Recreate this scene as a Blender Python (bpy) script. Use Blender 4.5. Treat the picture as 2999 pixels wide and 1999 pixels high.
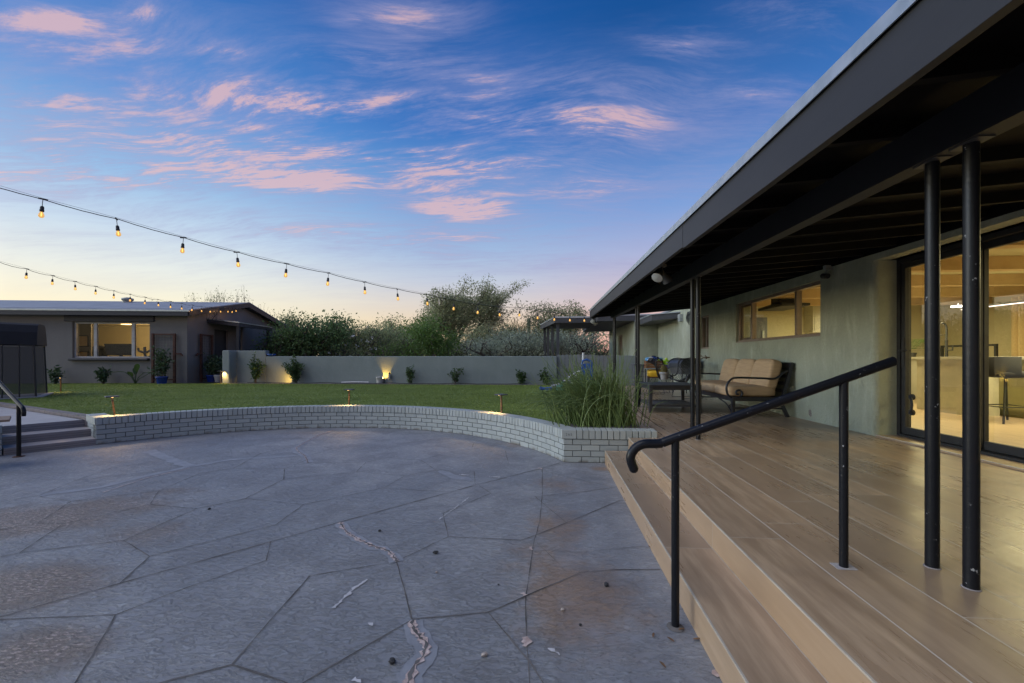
import bpy, bmesh, math, random
import numpy as np
from mathutils import Vector, Matrix
R = math.radians
for o in list(bpy.data.objects): bpy.data.objects.remove(o)
scene = bpy.context.scene
COL = scene.collection
random.seed(7)

# ------------------------------------------------------------------ camera
FPX, CX, HZ, EYE = 1250.0, 1499.5, 1048.0, 1.2      # focal length / horizon measured on the 2999 px photograph
TH = math.atan((1605 - CX) / FPX)
cam_d = bpy.data.cameras.new('camera')
cam_d.sensor_width = 36; cam_d.lens = FPX * 36 / 2999
cam_d.shift_y = (HZ - 999.5) / 2999
cam_d.clip_start = 0.05; cam_d.clip_end = 1000
cam = bpy.data.objects.new('camera', cam_d); COL.objects.link(cam)
cam.location = (0, 0, EYE); cam.rotation_euler = (R(90), 0, TH)
scene.camera = cam
scene.view_settings.view_transform = 'Standard'
scene.view_settings.look = 'None'
scene.view_settings.exposure = 0.0
scene.view_settings.gamma = 1.0

# ------------------------------------------------------------------ node helpers
def s2l(c):
    c = c / 255.0
    return c / 12.92 if c <= 0.04045 else ((c + 0.055) / 1.055) ** 2.4
def rgb(r, g, b): return (s2l(r), s2l(g), s2l(b), 1.0)

class X:
    """tiny wrapper: arithmetic on sockets builds Math nodes"""
    nt = None
    def __init__(self, s): self.s = s
    @staticmethod
    def op(o, *a):
        n = X.nt.nodes.new('ShaderNodeMath'); n.operation = o
        for i, v in enumerate(a):
            if isinstance(v, X): X.nt.links.new(v.s, n.inputs[i])
            else: n.inputs[i].default_value = v
        return X(n.outputs[0])
    def __add__(s, o): return X.op('ADD', s, o)
    __radd__ = __add__
    def __sub__(s, o): return X.op('SUBTRACT', s, o)
    def __rsub__(s, o): return X.op('SUBTRACT', o, s)
    def __mul__(s, o): return X.op('MULTIPLY', s, o)
    __rmul__ = __mul__
    def __truediv__(s, o): return X.op('DIVIDE', s, o)
def smooth(x, a, b):
    n = X.nt.nodes.new('ShaderNodeMapRange'); n.interpolation_type = 'SMOOTHSTEP'
    X.nt.links.new(x.s, n.inputs[0]); n.inputs[1].default_value = a; n.inputs[2].default_value = b
    return X(n.outputs[0])
def ramp(x, stops):
    n = X.nt.nodes.new('ShaderNodeValToRGB'); X.nt.links.new(x.s, n.inputs[0])
    e = n.color_ramp.elements
    while len(e) < len(stops): e.new(0.5)
    for i, (p, c) in enumerate(stops): e[i].position = p; e[i].color = c
    return n.outputs[0]
def mixc(f, a, b, mode='MIX'):
    n = X.nt.nodes.new('ShaderNodeMix'); n.data_type = 'RGBA'; n.blend_type = mode
    for v, i in ((f, 0), (a, 6), (b, 7)):
        if isinstance(v, X): X.nt.links.new(v.s, n.inputs[i])
        elif hasattr(v, 'node'): X.nt.links.new(v, n.inputs[i])
        else: n.inputs[i].default_value = v
    return n.outputs[2]
def noise(vec, scale, detail=4, rough=0.5, dist=0.0):
    n = X.nt.nodes.new('ShaderNodeTexNoise')
    if vec is not None: X.nt.links.new(vec, n.inputs['Vector'])
    n.inputs['Scale'].default_value = scale; n.inputs['Detail'].default_value = detail
    n.inputs['Roughness'].default_value = rough; n.inputs['Distortion'].default_value = dist
    return X(n.outputs[0])
def mapping(vec, scale=(1, 1, 1), rot=(0, 0, 0), loc=(0, 0, 0)):
    n = X.nt.nodes.new('ShaderNodeMapping'); X.nt.links.new(vec, n.inputs[0])
    n.inputs[1].default_value = loc; n.inputs[2].default_value = rot; n.inputs[3].default_value = scale
    return n.outputs[0]
def comb(a, b, c):
    n = X.nt.nodes.new('ShaderNodeCombineXYZ')
    for i, v in enumerate((a, b, c)):
        if isinstance(v, X): X.nt.links.new(v.s, n.inputs[i])
        else: n.inputs[i].default_value = v
    return n.outputs[0]
def sep(vec):
    n = X.nt.nodes.new('ShaderNodeSeparateXYZ'); X.nt.links.new(vec, n.inputs[0])
    return [X(n.outputs[i]) for i in range(3)]

# ------------------------------------------------------------------ photograph ray -> place in the yard
CT, ST = math.cos(TH), math.sin(TH)
def ray(u, v):
    x = (u - CX) / FPX
    return Vector((x * CT - ST, x * ST + CT, (HZ - v) / FPX))
E0 = Vector((0, 0, EYE))
def on_z(u, v, z):
    r = ray(u, v); return E0 + r * ((z - EYE) / r.z)
def on_x(u, v, x):
    r = ray(u, v); return E0 + r * (x / r.x)
def at_d(u, v, d): return E0 + ray(u, v) * d
def on_plane(u, v, p, n):
    r = ray(u, v); return E0 + r * ((p - E0).dot(n) / r.dot(n))

# ------------------------------------------------------------------ world: dusk sky, clear with pink cirrus
w = bpy.data.worlds.new('World'); scene.world = w; w.use_nodes = True
nt = w.node_tree; nt.nodes.clear(); X.nt = nt
tc = nt.nodes.new('ShaderNodeTexCoord')
dx, dy, dz = sep(tc.outputs['Generated'])
el = X.op('MULTIPLY', X.op('ARCSINE', dz), 180 / math.pi)
az = X.op('MULTIPLY', X.op('ARCTAN2', dx, dy), 180 / math.pi)
elr = X.op('MAXIMUM', el, 0.0) / 90.0
def sky_ramp(st): return ramp(elr, [(e / 90.0, rgb(*c)) for e, c in st])
west = sky_ramp([(0, (253, 236, 194)), (5, (252, 243, 212)), (9, (232, 237, 232)), (13, (200, 220, 238)), (18, (150, 192, 232)), (26, (82, 142, 212)), (38, (34, 100, 178)), (90, (20, 62, 128))])
mid = sky_ramp([(0, (242, 202, 152)), (4, (238, 212, 178)), (7, (222, 212, 204)), (10, (196, 204, 220)), (14, (160, 188, 224)), (20, (112, 160, 216)), (28, (58, 116, 192)), (40, (22, 86, 160))])
east = sky_ramp([(0, (232, 160, 150)), (4, (228, 184, 176)), (8, (210, 192, 202)), (13, (172, 180, 216)), (19, (120, 158, 216)), (27, (62, 116, 188)), (38, (18, 80, 150)), (90, (14, 56, 120))])
sky = mixc(smooth(az, -44, -12), west, mid)
sky = mixc(smooth(az, -10, 14), sky, east)
# cirrus: streaky noise on a high flat layer, gathered where the photograph has its bands
inv = 1.0 / 1.0
zz = X.op('MAXIMUM', dz, 0.0) + 0.12
px, py = dx / zz, dy / zz
pv = comb(px, py, 0.0)
warp = noise(mapping(pv, (0.8, 1.0, 1)), 1.1, 2, 0.5)
wv = comb(px + (warp - 0.5) * 0.30, py + (warp - 0.5) * 0.55, 0.3)
st1 = noise(mapping(wv, (0.55, 1.9, 1), (0, 0, R(7))), 1.75, 10, 0.66, 0.1)
st2 = noise(mapping(wv, (1.5, 8.0, 1), (0, 0, R(-14))), 2.6, 8, 0.70, 0.15)
st3 = noise(mapping(wv, (3.0, 14.0, 1), (0, 0, R(20))), 3.0, 6, 0.70, 0.1)
blobs = [  # u, v, half width, half height, weight on the photograph
    (180, 60, 150, 38, .75), (400, 50, 90, 45, .6), (330, 130, 230, 60, .45), (640, 150, 110, 30, .5), (230, 160, 130, 30, .45),
    (1200, 55, 140, 50, .6), (1030, 55, 60, 22, .45), (300, 300, 420, 70, .5), (950, 305, 260, 52, .95), (1120, 180, 180, 40, .55), (1380, 260, 140, 60, .55),
    (1500, 350, 190, 40, .85), (1700, 350, 190, 50, .75), (1980, 130, 110, 28, .55), (2050, 115, 90, 40, .3), (700, 430, 420, 50, .7), (1150, 470, 420, 55, .95),
    (850, 510, 280, 42, .95), (300, 500, 330, 55, .8), (1350, 610, 110, 30, .85), (1690, 530, 150, 50, .45), (1700, 260, 260, 50, .35),
    (1150, 690, 350, 30, .5), (2330, 50, 150, 50, .35), (2200, 270, 90, 22, .4), (1300, 545, 300, 35, .5), (1180, 400, 160, 22, .5), (450, 400, 420, 40, .45), (1450, 760, 350, 22, .3)]
dens = None
for u, v, du, dv, wt in blobs:
    r0 = ray(u, v).normalized(); r1 = ray(u + du, v).normalized(); r2 = ray(u, v - dv).normalized()
    a0 = math.degrees(math.atan2(r0.x, r0.y)); e0 = math.degrees(math.asin(r0.z))
    sa = 1.35 * abs(math.degrees(math.atan2(r1.x, r1.y)) - a0); se = 1.35 * abs(math.degrees(math.asin(r2.z)) - e0)
    sk = (math.degrees(math.asin(r1.z)) - e0) * 1.35
    da = (az - a0) * (1 / sa); de = (el - e0 - da * sk) * (1 / se)
    g = X.op('EXPONENT', (da * da + de * de) * -1.0) * wt
    dens = g if dens is None else X.op('MAXIMUM', dens, g)
thin = smooth(el, 3, 14) * (1.0 - smooth(el, 26, 42)) * 0.17
smix = st1 * 0.36 + st2 * 0.37 + st3 * 0.27
body = smooth(smix + dens * 0.05, 0.445, 0.645)
veil = smooth(st1, 0.34, 0.64) * (dens * 0.46 + thin * 0.8)
cov = X.op('MINIMUM', body * (dens * 0.82 + thin) + veil, 0.80)
core = smooth(cov, 0.35, 0.86)
ccol = mixc(core, rgb(160, 160, 202), rgb(224, 186, 190))
sky = mixc(cov, sky, ccol)
glow = 1.0 + 8.5 * (1.0 - smooth(az, -86, -54)) * (1.0 - smooth(el, 5, 32)) * smooth(az, -126, -98)
gl = nt.nodes.new('ShaderNodeVectorMath'); gl.operation = 'SCALE'; nt.links.new(sky, gl.inputs[0]); nt.links.new(glow.s, gl.inputs['Scale']); sky = gl.outputs[0]
nish = nt.nodes.new('ShaderNodeTexSky'); nish.sky_type = 'NISHITA'; nish.sun_disc = False
nish.sun_elevation = R(1.0); nish.sun_rotation = R(-75)
bg = nt.nodes.new('ShaderNodeBackground'); bg.inputs[1].default_value = 1.0
nt.links.new(sky, bg.inputs[0])
bgn = nt.nodes.new('ShaderNodeBackground'); bgn.inputs[1].default_value = 0.012
nt.links.new(nish.outputs[0], bgn.inputs[0])
add = nt.nodes.new('ShaderNodeAddShader'); nt.links.new(bg.outputs[0], add.inputs[0]); nt.links.new(bgn.outputs[0], add.inputs[1])
wo = nt.nodes.new('ShaderNodeOutputWorld'); nt.links.new(add.outputs[0], wo.inputs[0])

# added wide fill lamp, high behind left, brightening patio, brick wall and trees
fill_light_d = bpy.data.lights.new('sun', 'SUN'); fill_light_d.energy = 1.5; fill_light_d.angle = R(55); fill_light_d.color = (1.0, 0.97, 0.95)
sun = bpy.data.objects.new('sun', fill_light_d); COL.objects.link(sun)
sun.rotation_euler = Vector((0.58, 0.34, -0.84)).to_track_quat('-Z', 'Y').to_euler()

# ------------------------------------------------------------------ materials
def new_mat(name):
    m = bpy.data.materials.new(name); m.use_nodes = True
    t = m.node_tree; X.nt = t
    b = t.nodes['Principled BSDF']
    c = t.nodes.new('ShaderNodeTexCoord')
    return m, t, b, c.outputs['Object']
def setc(t, sock, v):
    if isinstance(v, X): t.links.new(v.s, sock)
    elif hasattr(v, 'node'): t.links.new(v, sock)
    else: sock.default_value = v
def bump(t, b, h, strength=0.3, dist=0.01):
    n = t.nodes.new('ShaderNodeBump'); n.inputs['Strength'].default_value = strength; n.inputs['Distance'].default_value = dist
    t.links.new(h.s, n.inputs['Height']); t.links.new(n.outputs[0], b.inputs['Normal'])
def simple(name, c1, c2=None, scale=6.0, rough=0.6, metal=0.0, bmp=0.0, bscale=60, stretch=(1, 1, 1), lo=0.35, hi=0.65, spec=0.5):
    m, t, b, v = new_mat(name)
    c2 = c2 or tuple(x * 0.8 for x in c1[:3]) + (1,)
    vv = mapping(v, stretch)
    n = smooth(noise(vv, scale, 5, 0.6), lo, hi)
    setc(t, b.inputs['Base Color'], mixc(n, c1, c2))
    b.inputs['Roughness'].default_value = rough; b.inputs['Metallic'].default_value = metal
    b.inputs['Specular IOR Level'].default_value = spec
    if bmp: bump(t, b, noise(vv, bscale, 5, 0.6), bmp, 0.01)
    return m
def c4(r, g, b): return (r, g, b, 1.0)
def emit(name, col, st):
    m = bpy.data.materials.new(name); m.use_nodes = True; t = m.node_tree; t.nodes.clear()
    e = t.nodes.new('ShaderNodeEmission'); e.inputs[0].default_value = col; e.inputs[1].default_value = st
    o = t.nodes.new('ShaderNodeOutputMaterial'); t.links.new(e.outputs[0], o.inputs[0]); return m
def glass_mat(name, ior=1.7, tint=(0.95, 0.97, 0.95, 1)):
    m = bpy.data.materials.new(name); m.use_nodes = True; t = m.node_tree; t.nodes.clear()
    f = t.nodes.new('ShaderNodeFresnel'); ge = t.nodes.new('ShaderNodeNewGeometry'); mr = t.nodes.new('ShaderNodeMapRange')
    t.links.new(ge.outputs['Backfacing'], mr.inputs[0]); mr.inputs[3].default_value = ior; mr.inputs[4].default_value = 1 / ior; t.links.new(mr.outputs[0], f.inputs[0])
    a = t.nodes.new('ShaderNodeBsdfTransparent'); a.inputs[0].default_value = tint
    g = t.nodes.new('ShaderNodeBsdfGlossy'); g.inputs['Roughness'].default_value = 0.0
    x = t.nodes.new('ShaderNodeMixShader'); o = t.nodes.new('ShaderNodeOutputMaterial')
    t.links.new(f.outputs[0], x.inputs[0]); t.links.new(a.outputs[0], x.inputs[1]); t.links.new(g.outputs[0], x.inputs[2]); t.links.new(x.outputs[0], o.inputs[0])
    return m
def leaf_mat(name, c1, c2, trans=0.35, rough=0.55):
    m, t, b, v = new_mat(name)
    g = t.nodes.new('ShaderNodeNewGeometry'); rnd = X(g.outputs['Random Per Island'])
    big = smooth(noise(v, 0.9, 3), 0.35, 0.65)
    col = mixc(rnd, c1, c2); col = mixc(big * 0.5, col, tuple(x * 1.5 for x in c2[:3]) + (1,))
    setc(t, b.inputs['Base Color'], col); b.inputs['Roughness'].default_value = rough
    tr = t.nodes.new('ShaderNodeBsdfTranslucent'); t.links.new(col, tr.inputs[0])
    x = t.nodes.new('ShaderNodeMixShader'); x.inputs[0].default_value = trans
    t.links.new(b.outputs[0], x.inputs[1]); t.links.new(tr.outputs[0], x.inputs[2])
    t.links.new(x.outputs[0], t.nodes['Material Output'].inputs[0])
    return m

def stucco(name, c1, c2, c3, fine=0.35, drip=0.5):
    m, t, b, v = new_mat(name)
    n1 = smooth(noise(v, 1.1, 6, 0.65), 0.35, 0.68)
    n2 = smooth(noise(mapping(v, (2.2, 2.2, 0.5)), 2.2, 6, 0.7, 0.4), 0.48, 0.75)
    n3 = noise(v, 38, 4, 0.7)
    col = mixc(n1, c1, c2); col = mixc(n2 * drip, col, c3)
    col = mixc((n3 - 0.5) * 0.9 + 0.3, col, tuple(x * 0.72 for x in c1[:3]) + (1,))
    setc(t, b.inputs['Base Color'], col); b.inputs['Roughness'].default_value = 0.92
    b.inputs['Specular IOR Level'].default_value = 0.2
    bump(t, b, n3 * 0.6 + noise(v, 9, 5, 0.6) * 1.2 + noise(v, 120, 3) * 0.25, fine, 0.02)
    return m
M = {}
M['stucco'] = stucco('sage_stucco', c4(.405, .425, .325), c4(.300, .320, .242), c4(.57, .59, .475), 0.85, 0.75)
M['garden_stucco'] = stucco('garden_wall_stucco', c4(.245, .275, .262), c4(.21, .24, .23), c4(.30, .33, .318), 0.3, 0.35)
M['guest_stucco'] = stucco('guest_stucco', c4(.215, .204, .190), c4(.185, .176, .165), c4(.25, .24, .226), 0.25, 0.3)
M['dark_paint'] = simple('charcoal_paint', c4(.060, .060, .062), c4(.045, .045, .048), 3, 0.5, bmp=0.05, stretch=(1, .2, 1))
M['beam'] = simple('beam_paint', c4(.026, .026, .028), c4(.020, .020, .022), 3, 0.55, spec=.3)
M['fascia'] = simple('fascia_paint', c4(.028, .028, .030), c4(.021, .021, .023), 2.2, 0.5, bmp=0.12, bscale=14, stretch=(1, .3, 1), spec=.35)
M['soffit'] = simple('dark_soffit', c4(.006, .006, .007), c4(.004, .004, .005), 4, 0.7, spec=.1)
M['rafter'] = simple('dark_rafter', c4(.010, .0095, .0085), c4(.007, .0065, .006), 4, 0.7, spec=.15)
M['flashing'] = simple('galvanised_flashing', c4(.50, .53, .54), c4(.40, .44, .45), 7, 0.38, 0.75, 0.05, 30)
M['roof_membrane'] = simple('pale_roof_coating', c4(.27, .28, .31), c4(.22, .23, .26), 1.4, 0.6, bmp=0.1, bscale=12)
M['black_metal'] = simple('black_pipe_paint', c4(.012, .013, .017), c4(.022, .022, .026), 14, 0.33, 0.0, 0.12, 45, spec=0.6)
def pipe_mat():
    m, t, b, v = new_mat('chipped_black_pipe')
    ch = smooth(noise(v, 46, 3, 0.6), 0.655, 0.69) * smooth(noise(v, 3.5, 2), 0.50, 0.58)
    rust = smooth(noise(mapping(v, (1, 1, .5)), 11, 4, 0.7), 0.60, 0.78)
    col = mixc(rust, c4(.006, .007, .010), c4(.020, .012, .010)); col = mixc(ch, col, c4(.30, .30, .30))
    setc(t, b.inputs['Base Color'], col); b.inputs['Roughness'].default_value = 0.36; b.inputs['Specular IOR Level'].default_value = 0.3
    bump(t, b, noise(v, 55, 4, 0.6), 0.25, 0.004); return m
M['pipe'] = pipe_mat()
M['matt_black'] = simple('matt_black', c4(.016, .016, .017), c4(.024, .024, .025), 10, 0.6)
M['table_black'] = simple('charcoal_table', c4(.030, .031, .033), c4(.040, .041, .043), 12, 0.45, bmp=0.05)
M['slat_grey'] = simple('weathered_slat', c4(.105, .095, .085), c4(.075, .07, .062), 9, 0.6, stretch=(6, 1, 1))
M['window_tan'] = simple('tan_window_frame', c4(.25, .19, .145), c4(.20, .15, .11), 5, 0.5)
M['window_white'] = simple('pale_window_frame', c4(.48, .47, .45), None, 5, 0.5)
M['glass'] = glass_mat('window_glass', 2.3)
M['glass_door'] = glass_mat('door_glass', 2.3)
M['glass_dark'] = glass_mat('guest_glass', 1.28)
M['guest_wood'] = simple('slate_paint', c4(.030, .031, .040), c4(.024, .025, .033), 5, 0.5)
M['rust'] = simple('rusted_steel', c4(.105, .042, .024), c4(.055, .024, .015), 16, 0.8, bmp=0.2, bscale=60)
M['mesh_wire'] = simple('dark_wire', c4(.030, .022, .018), None, 6, 0.6)
M['blue_pot'] = simple('blue_glaze', c4(.012, .045, .26), c4(.010, .03, .19), 5, 0.25)
M['grey_pot'] = simple('grey_pot_paint', c4(.36, .35, .345), c4(.31, .30, .295), 8, 0.6)
M['white_plastic'] = simple('white_plastic', c4(.62, .62, .61), None, 6, 0.45)
M['grey_plastic'] = simple('grey_resin', c4(.105, .108, .115), c4(.085, .088, .094), 8, 0.55)
M['warm_bulb'] = emit('lit_filament', (1.0, 0.50, 0.11, 1), 7.0)
M['bulb_glass'] = emit('glowing_bulb_glass', (1.0, 0.66, 0.26, 1), 1.15)
M['lamp_lit'] = emit('lit_led', (1.0, 0.62, 0.22, 1), 6.0)
M['lamp_white'] = emit('lit_ceiling_led', (1.0, 0.93, 0.82, 1), 5.0)
M['soil'] = simple('desert_soil', c4(.23, .18, .13), c4(.17, .13, .10), 0.8, 0.95, bmp=0.3, bscale=10)
M['gravel'] = simple('gravel', c4(.20, .18, .17), c4(.08, .075, .075), 26, 0.9, bmp=0.8, bscale=30)
M['concrete'] = simple('pale_concrete', c4(.40, .375, .365), c4(.34, .32, .315), 2.4, 0.85, bmp=0.15, bscale=40)
M['step_concrete'] = simple('step_concrete', c4(.30, .265, .255), c4(.235, .215, .215), 2.5, 0.85, bmp=0.25, bscale=24, stretch=(.5, .5, 4))
M['curb_brick'] = simple('curb_brick', c4(.20, .17, .165), c4(.16, .14, .14), 6, 0.85, bmp=0.2)
def brick_mat():
    m, t, b, v = new_mat('painted_brick')
    g = t.nodes.new('ShaderNodeNewGeometry'); rnd = X(g.outputs['Random Per Island'])
    col = mixc(rnd, c4(.325, .350, .332), c4(.38, .405, .385))
    z = sep(v)[2]
    dirt = (1.0 - smooth(z, 0.0, 0.055)) * smooth(noise(v, 9, 4, 0.6), 0.42, 0.62)
    col = mixc(dirt * 0.75, col, c4(.13, .10, .07))
    sp = smooth(noise(v, 30, 4, 0.7), 0.62, 0.75); col = mixc(sp * 0.35, col, c4(.26, .27, .25))
    setc(t, b.inputs['Base Color'], col); b.inputs['Roughness'].default_value = 0.7
    bump(t, b, noise(v, 55, 4, 0.6), 0.25, 0.008); return m
M['brick'] = brick_mat()
M['mortar'] = simple('painted_mortar', c4(.155, .166, .157), c4(.115, .124, .118), 14, 0.9, bmp=0.3)
M['cushion'] = simple('tan_cushion', c4(.54, .365, .205), c4(.48, .32, .18), 5, 0.9, bmp=0.25, bscale=30, stretch=(1, 1, 9))
M['cushion_button'] = simple('button_fabric', c4(.24, .16, .10), None, 5, 0.8)
M['charcoal_fabric'] = simple('black_canvas', c4(.010, .010, .012), c4(.014, .014, .016), 4, 0.8, bmp=0.2, bscale=10)
def mesh_mat():
    m, t, b, v = new_mat('dark_netting')
    b.inputs['Base Color'].default_value = c4(.045, .045, .05); b.inputs['Roughness'].default_value = 0.8
    tr = t.nodes.new('ShaderNodeBsdfTransparent'); x = t.nodes.new('ShaderNodeMixShader'); x.inputs[0].default_value = 0.42
    t.links.new(b.outputs[0], x.inputs[1]); t.links.new(tr.outputs[0], x.inputs[2]); t.links.new(x.outputs[0], t.nodes['Material Output'].inputs[0])
    return m
M['netting'] = mesh_mat()
M['crate_wood'] = simple('stained_crate', c4(.20, .085, .03), c4(.13, .055, .02), 7, 0.6, stretch=(1, 1, 8))
M['yellow'] = simple('yellow_vinyl', c4(.70, .42, .02), c4(.62, .36, .02), 6, 0.5, bmp=0.2, bscale=9)
M['lime'] = simple('lime_plastic', c4(.34, .62, .03), None, 5, 0.4)
M['lime_ball'] = simple('tennis_felt', c4(.45, .60, .06), None, 20, 0.9)
M['toy_blue'] = simple('blue_plastic', c4(.015, .085, .36), c4(.012, .07, .30), 5, 0.35)
M['sky_toy'] = simple('sky_blue_toy', c4(.12, .33, .48), c4(.06, .2, .42), 12, 0.5)
M['toy_grey'] = simple('grey_toy_plastic', c4(.36, .36, .38), None, 5, 0.4)
M['toy_tan'] = simple('tan_toy_plastic', c4(.46, .32, .19), None, 5, 0.45)
M['navy'] = simple('navy_cloth', c4(.012, .016, .04), None, 8, 0.8)
M['violet'] = simple('violet_plastic', c4(.05, .03, .22), None, 8, 0.5)
M['tan_wood'] = simple('tan_planter_wood', c4(.24, .165, .115), c4(.19, .13, .09), 5, 0.75, stretch=(1, 1, .2), bmp=0.15)
M['cactus'] = simple('cactus_skin', c4(.17, .155, .05), c4(.11, .10, .035), 30, 0.8, bmp=0.6, bscale=40)
M['saguaro'] = simple('saguaro_skin', c4(.13, .15, .085), c4(.09, .11, .06), 8, 0.8)
M['bark'] = simple('grey_bark', c4(.14, .115, .095), c4(.08, .066, .055), 9, 0.95, bmp=0.6, bscale=20)
M['bark_pale'] = simple('pale_bark', c4(.22, .19, .14), c4(.15, .13, .10), 9, 0.9)
M['rock_dark'] = simple('dark_pebble', c4(.02, .02, .022), c4(.05, .05, .05), 30, 0.8)
M['rock_pale'] = simple('pale_pebble', c4(.40, .34, .30), c4(.30, .26, .24), 30, 0.8)
M['dry_leaf'] = simple('dry_leaf', c4(.19, .10, .045), c4(.10, .06, .03), 30, 0.8)
M['brass'] = simple('aged_brass', c4(.22, .12, .06), c4(.10, .07, .05), 30, 0.5, 0.6)
M['steel'] = simple('galvanised_conduit', c4(.38, .40, .38), c4(.30, .32, .30), 12, 0.5, 0.3)
M['lens'] = simple('lamp_lens', c4(.40, .40, .38), c4(.33, .33, .31), 12, 0.25)
M['int_wall'] = simple('warm_plaster', c4(.58, .52, .335), c4(.53, .48, .305), 1.5, 0.9)
M['int_white'] = simple('cream_cabinet', c4(.58, .55, .44), None, 2, 0.5)
M['int_beam'] = simple('painted_beam', c4(.55, .40, .22), c4(.48, .34, .18), 3, 0.7)
M['int_floor'] = simple('interior_tile', c4(.46, .34, .22), c4(.38, .28, .18), 3, 0.35, stretch=(6, 1, 1))
M['counter'] = simple('stone_counter', c4(.58, .56, .50), c4(.40, .38, .34), 5, 0.25)
M['olive_panel'] = simple('olive_island_panel', c4(.30, .27, .12), c4(.26, .23, .10), 2, 0.5)
M['curtain'] = simple('curtain_cloth', c4(.68, .52, .28), c4(.60, .45, .24), 3, 0.9, stretch=(1, 14, .2))
M['palm_leaf'] = leaf_mat('indoor_palm_leaf', c4(.030, .085, .014), c4(.05, .12, .02), 0.4)

# deck tile: wood-look planks 0.265 x 1.21 m running away from the camera
def deck_mat(name, riser=False):
    m, t, b, v = new_mat(name)
    x, y, z = sep(v)
    PW, PL = 0.2645, 1.21
    if riser:
        row = X.op('FLOOR', z * (1 / 0.149)); xx = z
    else:
        xs = (x - 0.905) * (1 / PW); row = X.op('FLOOR', xs); xx = x
    wn = t.nodes.new('ShaderNodeTexWhiteNoise'); wn.noise_dimensions = '1D'; t.links.new((row + 17.3).s, wn.inputs['W'])
    off = X(wn.outputs[0])
    ys = y * (1 / PL) + off * 0.66 + row * 0.33
    idx = X.op('FLOOR', ys)
    wn2 = t.nodes.new('ShaderNodeTexWhiteNoise'); wn2.noise_dimensions = '2D'
    t.links.new(comb(row, idx, 0.0), wn2.inputs['Vector'])
    tint = X(wn2.outputs[0])
    # wood figure, different in every plank
    gv = comb(xx * 1.0 + tint * 37.0, y * 0.11 + tint * 11.0, row * 3.1)
    g1 = noise(gv, 24, 4, 0.55, 0.0)
    g2 = noise(comb(xx + tint * 5.0, y * 0.22 + tint * 9.0, row), 5.0, 3, 0.55, 0.0)
    g3 = noise(comb(xx * 1.0 + tint * 3.0, y * 0.05, row), 120, 3, 0.6)
    knot = smooth(noise(comb(xx * 1.6 + tint * 50.0, y * 0.75 + tint * 70.0, row), 3.6, 0, 0.5), 0.78, 0.96)
    if riser: base, light, dark = c4(.38, .265, .165), c4(.45, .325, .21), c4(.28, .18, .10)
    else: base, light, dark = c4(.345, .242, .155), c4(.475, .345, .225), c4(.165, .107, .064)
    col = mixc(smooth(g1, 0.35, 0.68), base, light)
    col = mixc(smooth(g2, 0.45, 0.72) * 0.52, col, dark)
    col = mixc(smooth(g3, 0.45, 0.75) * 0.16, col, dark)
    col = mixc(knot * 0.6, col, c4(.11, .065, .038))
    col = mixc(smooth(tint, 0.1, 0.9) * 0.8, col, c4(.265, .190, .128) if not riser else c4(.40, .27, .16))
    if riser: gx = z * 0.0 + 0.5
    else: gx = X.op('FRACT', xs)
    gy = X.op('FRACT', ys)
    jx = X.op('MINIMUM', gx, 1.0 - gx) * PW; jy = X.op('MINIMUM', gy, 1.0 - gy) * PL
    if riser: j = 1.0 - smooth(jy, 0.0008, 0.0022)
    else: j = X.op('MAXIMUM', 1.0 - smooth(jx, 0.0018, 0.0042), (1.0 - smooth(jy, 0.0010, 0.0030)) * 0.7)
    col = mixc(j, col, c4(.50, .45, .38))
    setc(t, b.inputs['Base Color'], col)
    b.inputs['Specular IOR Level'].default_value = 0.55
    setc(t, b.inputs['Roughness'], g1 * 0.16 + 0.20 + j * 0.4 + smooth(noise(v, 1.7, 4), .4, .7) * 0.10)
    bump(t, b, g1 * 0.12 - j * 1.0, 0.15, 0.002)
    return m
M['deck'] = deck_mat('wood_look_tile'); M['deck_riser'] = deck_mat('wood_look_riser', True)
M['trim'] = simple('cream_edge_trim', c4(.50, .45, .37), c4(.43, .38, .31), 12, 0.4)

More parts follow.
